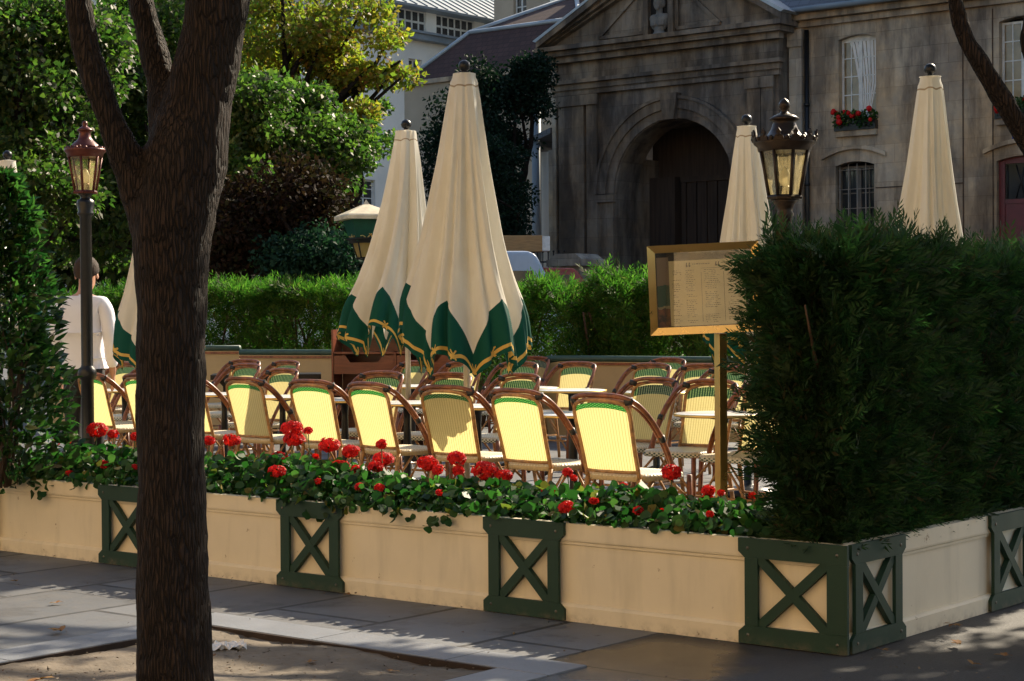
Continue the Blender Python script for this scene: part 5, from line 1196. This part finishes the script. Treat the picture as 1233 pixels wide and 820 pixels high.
# --- houses behind the trees
def facade(name, label, cat, ox, Y, rz, w, h, dep, mat, x0=0):
    p = P(ox, 400, Y); t = thing(name, label, cat, (p.x, p.y, 0), rz); fr = Frame((p.x, p.y, 0), rz); return t, fr
t, fr = facade('stone_building', 'pale building with a zinc roof and a row of white attic windows', 'building', 480, 92, ANG, 0, 0, 0, None)
xz = lambda x, y, yl=0: fr.px(x, y, yl)
xa, xb = -30, xz(690, 50)[0] + 6; zl = xz(560, 59)[1]
holes = []
for px0, px1, py0, py1 in ((436, 451, 80, 106), (492, 508, 70, 102), (436, 452, 135, 165), (492, 508, 140, 170), (428, 452, 215, 250), (380, 398, 80, 106), (380, 398, 215, 250), (340, 356, 80, 106)):
    a, z1_ = xz(px0, py0); b_, z0_ = xz(px1, py1); holes.append((a, b_, z0_, z1_, 0))
mb = MB(); wall(mb, xa, xb, 0, zl, holes, 0, .25); mb.box((xa, .6, 0), (xb, .7, zl)); mb.build('wall', M_['plaster_w'], t)
for h in holes: window(t, h[0], h[1], h[2], h[3], .18, 2, 3, None, 0, 'pane', .08, .05)
mb = MB(); mb.box((xa, -.5, zl), (xb, 1.1, zl + .3)); mb.box((xa, -.62, zl + .301), (xb, 1.1, zl + .42)); mb.add([(xa, -.6, zl + .425), (xb, -.6, zl + .425), (xb, 1.2, zl + .55), (xa, 1.2, zl + .55)], [(0, 1, 2, 3)]); mb.build('ledge', M_['zinc'], t)
ya = 1.2; z0_ = zl + .5; z1_ = xz(560, 21, ya)[1]
hs = []; x = xz(330, 40, ya)[0]; x_end = xb - 1
while x < x_end: hs.append((x, x + 3.1, z0_ + .15, z1_ - .1, 0)); x += 3.9
mb = MB(); wall(mb, xa, xb, z0_ - .4, z1_, hs, ya, .2); mb.box((xa, ya + .5, z0_ - .4), (xb, ya + .6, z1_)); mb.build('attic_wall', M_['plaster_w'], t)
for h in hs: window(t, h[0], h[1], h[2], h[3], ya + .08, 6, 2, None, 0, 'pane', .09, .11, False)
mb = MB(); za = z1_; mb.prism([(ya - .8, za), (ya + 7, za + 4.2), (ya + 14, za), (ya + 14, za - .12), (ya - .8, za - .12)], xa, xb, 'x')
for k in range(int((xb - xa) / .8)):
    x = xa + k * .8; mb.add([(x, ya - .8, za + .005), (x + .06, ya - .8, za + .005), (x + .06, ya + 7, za + 4.205), (x, ya + 7, za + 4.205), (x, ya - .8, za + .06), (x + .06, ya - .8, za + .06), (x + .06, ya + 7, za + 4.26), (x, ya + 7, za + 4.26)], [(4, 5, 6, 7), (0, 4, 7, 3), (1, 2, 6, 5)])
mb.build('roof', M_['zinc'], t)
t, fr = facade('tiled_house', 'low beige house with a brown tiled mansard roof behind the dark evergreen', 'house', 489, 66, RZ, 0, 0, 0, None)
xb = xz(700, 90)[0]; zt = xz(500, 103)[1]
mb = MB(); mb.box((0, 0, 0), (xb, 10, zt)); mb.build('wall', M_['plaster_b'], t)
mb = MB(); mb.box((-.12, -.15, zt + .002), (xb + .1, 10.1, zt + .16)); mb.build('cornice', M_['stone_pale'], t)
za = zt + .162; zb_ = za + 1.75; zc_ = za + 3.0; i1 = 1.55; i2 = 3.9
def ringp(i, z): return [(i * 1.15, i, z), (xb - i * .8, i, z), (xb - i * .8, 10 - i, z), (i * 1.15, 10 - i, z)]
mb = MB(); vs = ringp(0, za) + ringp(i1, zb_) + ringp(i2, zc_)
mb.add(vs, [(i * 4 + k, i * 4 + (k + 1) % 4, i * 4 + 4 + (k + 1) % 4, i * 4 + 4 + k) for i in range(2) for k in range(4)] + [(8, 9, 10, 11)]); mb.build('roof', M_['tile'], t)
mb = MB(); r1 = ringp(i1, zb_ + .03); r0 = ringp(0, za + .02); r2 = ringp(i2, zc_ + .02)
for k in range(4): mb.tube([r1[k], r1[(k + 1) % 4]], .085, 6); mb.tube([r2[k], r2[(k + 1) % 4]], .085, 6); mb.tube([r0[k], r1[k], r2[k]], .085, 6)
mb.build('flashing', M_['lead'], t)
mb = MB(); mb.box((xb * .62, 4.2, zc_ - .2), (xb * .62 + .8, 5, zc_ + .9)); mb.lathe([(.16, zc_ + .9), (.14, zc_ + 1.3)], 10, 1, Matrix.Translation((xb * .62 + .4, 4.6, 0))); mb.build('chimney', [M_['plaster_b'], M_['car_red']], t)
t, fr = facade('tall_house', 'tall cream house with an iron balcony at the top, left of the gateway pediment', 'house', 598, 96, RZ, 0, 0, 0, None)
xb = xz(760, 20)[0]; holes = []
for px0, px1, py0, py1 in ((674, 690, -30, 30), (715, 731, -30, 30), (618, 634, -30, 26)):
    a, z1_ = xz(px0, py0); b_, z0_ = xz(px1, py1); holes.append((a, b_, z0_, z1_, 0))
mb = MB(); wall(mb, 0, xb, 0, 24, holes, 0, .3); mb.box((0, .5, 0), (xb, .6, 24)); mb.box((-.02, 0, 0), (0, 8, 24)); mb.build('wall', M_['plaster_b'], t)
mb = MB(); x1_ = xz(664, 20)[0]; mb.box((x1_, -.12, 0), (x1_ + .5, -.002, 24)); mb.build('pilaster', M_['plaster_w'], t)
for h in holes: window(t, h[0], h[1], h[2], h[3], .2, 2, 3, None, 0, 'pane', .09, .06)
ba, bz = xz(668, 33); bb, _ = xz(708, 30); mb = MB(); mb.box((ba, -.8, bz), (bb, -.001, bz + .15))
slab_ = mb.build('balcony', M_['plaster_b'], t); mb = MB()
k = ba
while k < bb: mb.tube([(k, -.76, bz + .15), (k, -.76, bz + 1.1)], .02, 5); k += .14
mb.tube([(ba, -.76, bz + 1.1), (bb, -.76, bz + 1.1)], .035, 6); mb.build('railing', M_['black'], slab_)
# small gatehouse left of the gateway with its flue
t, fr = facade('gatehouse', 'tiny pale gatehouse with a dark pent roof squeezed left of the gateway', 'house', 643, 53, RZ, 0, 0, 0, None)
xb = xz(676, 250)[0]; zt = xz(655, 183)[1]
mb = MB(); mb.box((0, 0, 0), (xb, 4, zt)); mb.build('wall', M_['plaster_w'], t)
mb = MB(); mb.prism([(-.55, zt + .002), (xb, zt + .45), (xb, zt + .62), (-.6, zt + .12)], -.5, 4.2, 'y'); mb.build('roof', M_['slate'], t)
mb = MB(); fx = xz(646, 200, -.3)[0]; ft = xz(646, 132, -.3)[1]; mb.tube([(fx, -.3, 0), (fx, -.3, ft)], .135, 12); mb.lathe([(.16, ft), (.16, ft + .1), (.05, ft + .16), (.05, ft + .25)], 12, 0, Matrix.Translation((fx, -.3, 0))); mb.build('flue', M_['zinc'], t)
# stone gate pier and railings in front of the gateway
pp = P(694, 330, 44.5); t = thing('stone_pier', 'low capped stone pier in front of the left foot of the gateway', 'pier', (pp.x, pp.y, 0), RZ)
zp = P(694, 306, 44.5).z; mb = MB(); mb.box((-.38, -.38, 0), (.38, .38, zp - .3)); mb.build('shaft', M_['stone_pale'], t)
mb = MB(); mb.box((-.52, -.52, zp - .298), (.52, .52, zp - .14)); mb.prism([(-.50, zp - .139), (.50, zp - .139), (.3, zp), (-.3, zp)], -.45, .45, 'y'); mb.build('cap', M_['stone_pale'], t)
a = P(622, 330, 45.5); b = P(684, 330, 44.6); d = Vector((b.x - a.x, b.y - a.y, 0)); zr = P(670, 303, 45).z
t = thing('iron_railing', 'dark iron railing between the van and the stone pier', 'railing', (a.x, a.y, 0), math.atan2(d.y, d.x)); mb = MB(); L = d.length; k = 0
while k < L: mb.tube([(k, 0, 0), (k, 0, zr)], .016, 5); mb.ball((k, 0, zr), .03, 0, 6); k += .16
mb.build('bars', M_['black'], t)
mb = MB(); mb.tube([(0, 0, zr - .25), (L, 0, zr - .25)], .02, 6); mb.tube([(0, 0, .3), (L, 0, .3)], .02, 6); mb.build('rail', M_['black'], t)
# ------------------------------------------------------------------ vehicles beyond the hedge
def vehicle(name, label, cat, c, rz, prof, wid, mat, wr, wx, glassband):
    t = thing(name, label, cat, c, rz)
    mb = MB(); bm = bmesh.new(); n = len(prof)
    vs0 = [bm.verts.new((x, -wid / 2, z)) for x, z in prof]; vs1 = [bm.verts.new((x, wid / 2, z)) for x, z in prof]
    bm.faces.new(vs0); bm.faces.new(vs1[::-1])
    for k in range(n): bm.faces.new((vs0[k], vs1[k], vs1[(k + 1) % n], vs0[(k + 1) % n]))
    bmesh.ops.recalc_face_normals(bm, faces=bm.faces[:]); bmesh.ops.bevel(bm, geom=bm.edges[:], offset=.10, segments=3, profile=.6, affect='EDGES'); mb.bm(bm, 0, True); mb.build('body', M_[mat], t)
    for x0, x1, za, zb in glassband:
        for s in (-1, 1):
            mb = MB(); mb.prism([(x0, za), (x1, za), (x1 - .06, zb), (x0 + .06, zb)], s * (wid / 2 + .001), s * (wid / 2 + .012), 'y'); mb.build('window', M_['pane'], t)
    for x in wx:
        for s in (-1, 1):
            mb = MB(); M = Matrix.Translation((x, s * (wid / 2 - .1), wr)) @ Matrix.Rotation(R(90), 4, 'X'); mb.lathe([(wr * .6, -.1), (wr * .95, -.1), (wr, -.06), (wr, .06), (wr * .95, .1), (wr * .6, .1)], 20, 0, M); wl = mb.build('wheel', M_['rubber'], t)
            mb = MB(); mb.lathe([(.02, -.09), (wr * .6, -.08), (wr * .6, .08), (.02, .09)], 16, 0, M); mb.build('rim', M_['zinc'], wl)
    return t
c = P(572, 420, 37.5)
vehicle('delivery_van', 'pale blue delivery van, mostly hidden behind the big parasol and the hedge', 'van', (c.x, c.y, -.12), R(4), [(-2.5, .3), (2.3, .3), (2.3, 1.15), (1.95, 1.25), (1.2, 2.72), (1.05, 2.8), (-2.5, 2.8)], 1.9, 'van', .33, (-1.6, 1.5), [(.35, 1.2, 1.5, 2.4)])
c = P(660, 420, 41.5)
vehicle('parked_car', 'red car roof showing between the first two conifer shrubs', 'car', (c.x, c.y, -.12), R(4), [(-2.0, .3), (2.0, .3), (2.0, .75), (1.2, .88), (.55, 1.36), (-.9, 1.38), (-1.7, .95), (-2.0, .9)], 1.7, 'car_red', .3, (-1.25, 1.3), [(-.7, .5, .95, 1.28)])
bpy.context.view_layer.update()
pz = P(652, 322, 41.5).z
for o in [q for q in COL.objects if q.name.startswith('parked_car')]: o.scale = (1, 1, (pz + .12) / 1.38)
c = P(600, 420, 40.5); zt = P(630, 297, 40.5).z
t = thing('market_stall', 'long wooden beam board on dark posts above the pale blue van', 'stall', (c.x, c.y, -.12), R(3))
xr_ = P(652, 300, 40.5).x - c.x; mb = MB(); mb.box((-2.6, -.3, zt + .0), (xr_ - .0, .3, zt + .36), bev=.02); mb.build('beam', M_['timber'], t)
mb = MB(); mb.box((xr_ + .002, -.29, zt + .02), (xr_ + .17, .29, zt + .34)); mb.build('end_cap', M_['enamel'], t)
for x in (-2.3, xr_ - .25):
    mb = MB(); mb.box((x, -.05, 0), (x + .1, .05, zt + .1)); mb.build('post', M_['black'], t)
M_['canvas_plain'] = simple('cream_cap', (.70, .60, .42), .6)
# green lamp with a cream cap, left of the rear parasol
pp = P(441, 260, 24.4); zz = lambda y: P(441, y, 24.4).z; k = 24.4 / F
t = thing('heat_lamp', 'green and gold lantern with a wide cream cap, half hidden by the rear parasol', 'lamp', (pp.x, pp.y, 0), R(20))
a4 = R(45)
mb = MB(); mb.lathe([(.0, zz(240)), (.05, zz(246)), (34 * k * 1.25, zz(259)), (35 * k * 1.28, zz(261)), (35 * k * 1.28, zz(265)), (.2, zz(265))], 4, 0, None, False, a4); mb.build('cap', M_['canvas_plain'], t)
mb = MB(); mb.lathe([(27 * k * 1.2, zz(265.2)), (24 * k * 1.2, zz(275)), (18 * k * 1.25, zz(291)), (.08, zz(291))], 4, 0, None, False, a4); body = mb.build('green_band', simple('green_enamel', (.004, .075, .05), .5), t)
mb = MB()
for s in range(4):
    M = Matrix.Rotation(s * math.pi / 2, 4, 'Z'); r = 19.6 * k * 1.25 * .7071 + .004
    for q in (-1, 1): mb.tube(spline([(q * .01, -r, zz(284)), (q * .05, -r, zz(287.5)), (q * .10, -r, zz(284.5)), (q * .135, -r, zz(285))], 4), .010, 5, 0, M); mb.tube([(0, -r, zz(284)), (q * .03, -r, zz(280.5))], .010, 5, 0, M)
mb.build('gold_bow', M_['brass'], body)
ngon_lantern(t, 4, zz(310), zz(292.5), 10 * k * 1.3, 15 * k * 1.3, M_['black'], a4, 'oldglass')
mb = MB(); mb.lathe([(.06, zz(311)), (.04, zz(316)), (.04, .1), (.12, .05), (.12, 0)], 12); mb.build('pole', M_['black'], t)
# ------------------------------------------------------------------ the waiter
def skin_mesh(name, joints, edges, mat, parent, root=0, sub=2):
    bm = bmesh.new(); ly = bm.verts.layers.skin.verify(); vs = []
    for (p, r) in joints:
        v = bm.verts.new(p); v[ly].radius = (r if isinstance(r, tuple) else (r, r)); v[ly].use_root = False; vs.append(v)
    vs[root][ly].use_root = True
    for a, b in edges: bm.edges.new((vs[a], vs[b]))
    me = bpy.data.meshes.new(name); bm.to_mesh(me); bm.free(); me.materials.append(mat)
    o = link(name, me, parent); s = o.modifiers.new('skin', 'SKIN'); s.use_smooth_shade = True; q = o.modifiers.new('sub', 'SUBSURF'); q.levels = q.render_levels = sub
    return o
pp = P(101, 420, 15.4)
w = thing('person', 'waiter in a white shirt and black trousers seen from behind, head turned to the right', 'person', (pp.x, pp.y, .03), R(-10))
J = [((0, 0, .96), (.15, .11)), ((0, .0, 1.12), (.135, .10)), ((0, -.005, 1.30), (.16, .11)), ((0, 0, 1.46), (.13, .085)), ((0, .015, 1.535), (.06, .06)), ((0.005, .04, 1.60), (.058, .06)), ((0.01, .055, 1.68), (.078, .092)), ((.012, .05, 1.77), (.072, .088)), ((.012, .045, 1.825), (.045, .055))]
E = [(i, i + 1) for i in range(8)]
def add(p, r, par): J.append((p, r)); E.append((par, len(J) - 1)); return len(J) - 1
arms = []
for s in (-1, 1):
    a = add((s * .16, 0, 1.455), .065, 3); b_ = add((s * .205, -.01, 1.41), .06, a); c_ = add((s * .235, -.025, 1.16), .045, b_); d_ = add((s * .238, .03, .93), .032, c_); e_ = add((s * .236, .05, .87), (.022, .04), d_); add((s * .234, .058, .82), (.018, .036), e_)
    h = add((s * .095, 0, .88), .095, 0); k_ = add((s * .10, .01, .50), .06, h); f_ = add((s * .105, -.02, .10), .042, k_); add((s * .115, .10, .04), (.04, .03), f_)
    for q, (dy, L_) in enumerate(((-.026, .060), (-.009, .075), (.009, .078), (.026, .068))):
        m0 = add((s * .233, .06 + dy, .795), .0095, e_ + 1); m1 = add((s * .228, .064 + dy, .795 - L_ * .55), .009, m0); add((s * .218, .066 + dy, .795 - L_), .007, m1)
    m0 = add((s * .225, .095, .845), .011, e_); m1 = add((s * .215, .115, .815), .010, m0); add((s * .208, .122, .785), .008, m1)
nose = add((.035, .155, 1.685), .014, 6)
bd = skin_mesh('body', J, E, M_['skin'], w)
mb = MB()
for s in (-1, 1): mb.lathe([(.0, 0), (.018, .004), (.026, .012), (.018, .018), (0, .016)], 10, 0, Matrix.Translation((.012 + s * .083, .045, 1.695)) @ Matrix.Rotation(s * R(80), 4, 'Y') @ Matrix.Diagonal((1.3, .8, 1, 1)))
mb.build('ear', M_['skin'], w)
mb = MB()
for s in (-1, 1): mb.ball((.028 + s * .032, .13, 1.72), .010, 0, 8)
mb.tube([(.005, .138, 1.648), (.03, .144, 1.646), (.055, .136, 1.648)], .006, 6); mb.build('face_detail', M_['hair'], w)
g = np.random.default_rng(8); mb = MB(); vs = []; n, m_ = 30, 16
for jx in range(m_ + 1):
    ph = math.pi * .60 * jx / m_
    for i in range(n):
        th = 2 * math.pi * i / n; back = max(0, -math.sin(th)); front = max(0, math.sin(th)); p2 = ph * (1 + .22 * back - .25 * front)
        r = 1 + .03 * math.sin(9 * th + jx) + g.normal() * .010; vs.append((.012 + .092 * math.sin(p2) * math.cos(th) * r, .048 + .108 * math.sin(p2) * math.sin(th) * r - .008, 1.745 + .108 * math.cos(p2) * r))
mb.add(vs, [(a * n + k, a * n + (k + 1) % n, (a + 1) * n + (k + 1) % n, (a + 1) * n + k) for a in range(m_) for k in range(n)], 0, True); hr_ = mb.build('hair', M_['hair'], w); sd = hr_.modifiers.new('thick', 'SOLIDIFY'); sd.thickness = .012
SJ = [((0, 0, 1.00), (.172, .125)), ((0, 0, 1.07), (.178, .135)), ((0, -.01, 1.20), (.172, .132)), ((0, -.012, 1.33), (.185, .13)), ((0, 0, 1.455), (.145, .10)), ((0, .012, 1.515), (.078, .074)), ((0, .016, 1.545), (.066, .066))]
SE = [(i, i + 1) for i in range(6)]
for s in (-1, 1):
    for p, r in (((s * .165, 0, 1.452), .078), ((s * .212, -.01, 1.40), .074), ((s * .232, -.022, 1.27), .064), ((s * .240, -.026, 1.16), .060), ((s * .242, 0, 1.05), .055), ((s * .241, .024, .955), .052), ((s * .240, .032, .92), .040)):
        SJ.append((p, r)); k_ = len(SJ) - 1; SE.append((4 if p[2] > 1.45 else k_ - 1, k_))
skin_mesh('shirt', SJ, SE, M_['white_shirt'], w, 1)
TJ = [((0, 0, 1.02), (.158, .116)), ((0, 0, .94), (.165, .125))]; TE = [(0, 1)]
for s in (-1, 1):
    for p, r in (((s * .09, 0, .84), .105), ((s * .10, .01, .50), .078), ((s * .105, -.02, .12), .068), ((s * .106, -.02, .06), .07)):
        TJ.append((p, r)); k_ = len(TJ) - 1; TE.append((1 if p[2] > .8 else k_ - 1, k_))
skin_mesh('trousers', TJ, TE, M_['trouser'], w, 1)
# ------------------------------------------------------------------ unseen house across the street, added for its warm bounce light
mb = MB(); holes = []
for fl_ in range(4):
    for k in range(13): a = -19 + k * 2.9; holes.append((a, a + 1.25, 1.0 + fl_ * 3.4, 3.3 + fl_ * 3.4, 0))
wall(mb, -21, 20, -.1, 15.5, holes, 0, .3); mb.box((-21, .3, -.1), (20, .32, 15.5)); mb.box((-21, -.3, 15.5), (20, 3, 15.9))
Mf = Matrix.Translation(UV2W(0, -15.5, 0)) @ Matrix.Rotation(RZ + math.pi, 4, 'Z')
bo = thing('unseen_house', 'sunlit pale stone house behind the viewer, added for its warm bounce light', 'house', M=Mf)
mb.build('wall', M_['stone_pale2'] if 'stone_pale2' in M_ else stone('bounce_limestone', (.72, .58, .38), .9, .45, .85), bo)
mb = MB()
for h in holes: mb.box((h[0] + .02, .20, h[2] + .02), (h[1] - .02, .24, h[3] - .02))
mb.build('window', M_['pane'], bo)
# ------------------------------------------------------------------ light
wd = bpy.data.worlds.new('World'); sc.world = wd; wd.use_nodes = True; nt = wd.node_tree; bg = nt.nodes['Background']
sky = nt.nodes.new('ShaderNodeTexSky'); sky.sky_type = 'NISHITA'; sky.sun_disc = False; sky.sun_elevation = SUN_EL; sky.sun_rotation = R(39); sky.air_density = 1.2; sky.dust_density = 1.5
nt.links.new(sky.outputs[0], bg.inputs[0]); bg.inputs[1].default_value = SKY_S
sl = bpy.data.lights.new('sun', 'SUN'); sl.energy = SUN_S; sl.angle = R(.5); sl.color = (1.0, .86, .65)
so = bpy.data.objects.new('sun', sl); COL.objects.link(so)
sd_ = Vector((NN.x * math.cos(SUN_EL), NN.y * math.cos(SUN_EL), math.sin(SUN_EL))); so.rotation_euler = sd_.to_track_quat('Z', 'Y').to_euler(); so.location = (0, 0, 30)
sc.render.engine = 'CYCLES'; cy = sc.cycles; cy.max_bounces = 6; cy.diffuse_bounces = 4; cy.glossy_bounces = 3; cy.transmission_bounces = 4; cy.transparent_max_bounces = 8
cy.caustics_reflective = False; cy.caustics_refractive = False; cy.sample_clamp_indirect = 6; cy.use_denoising = True; cy.use_adaptive_sampling = True; cy.adaptive_threshold = .02
sc.view_settings.view_transform = 'Standard'; sc.view_settings.look = 'None'; sc.view_settings.exposure = EXPO; sc.view_settings.gamma = 1; sc.view_settings.use_curve_mapping = False
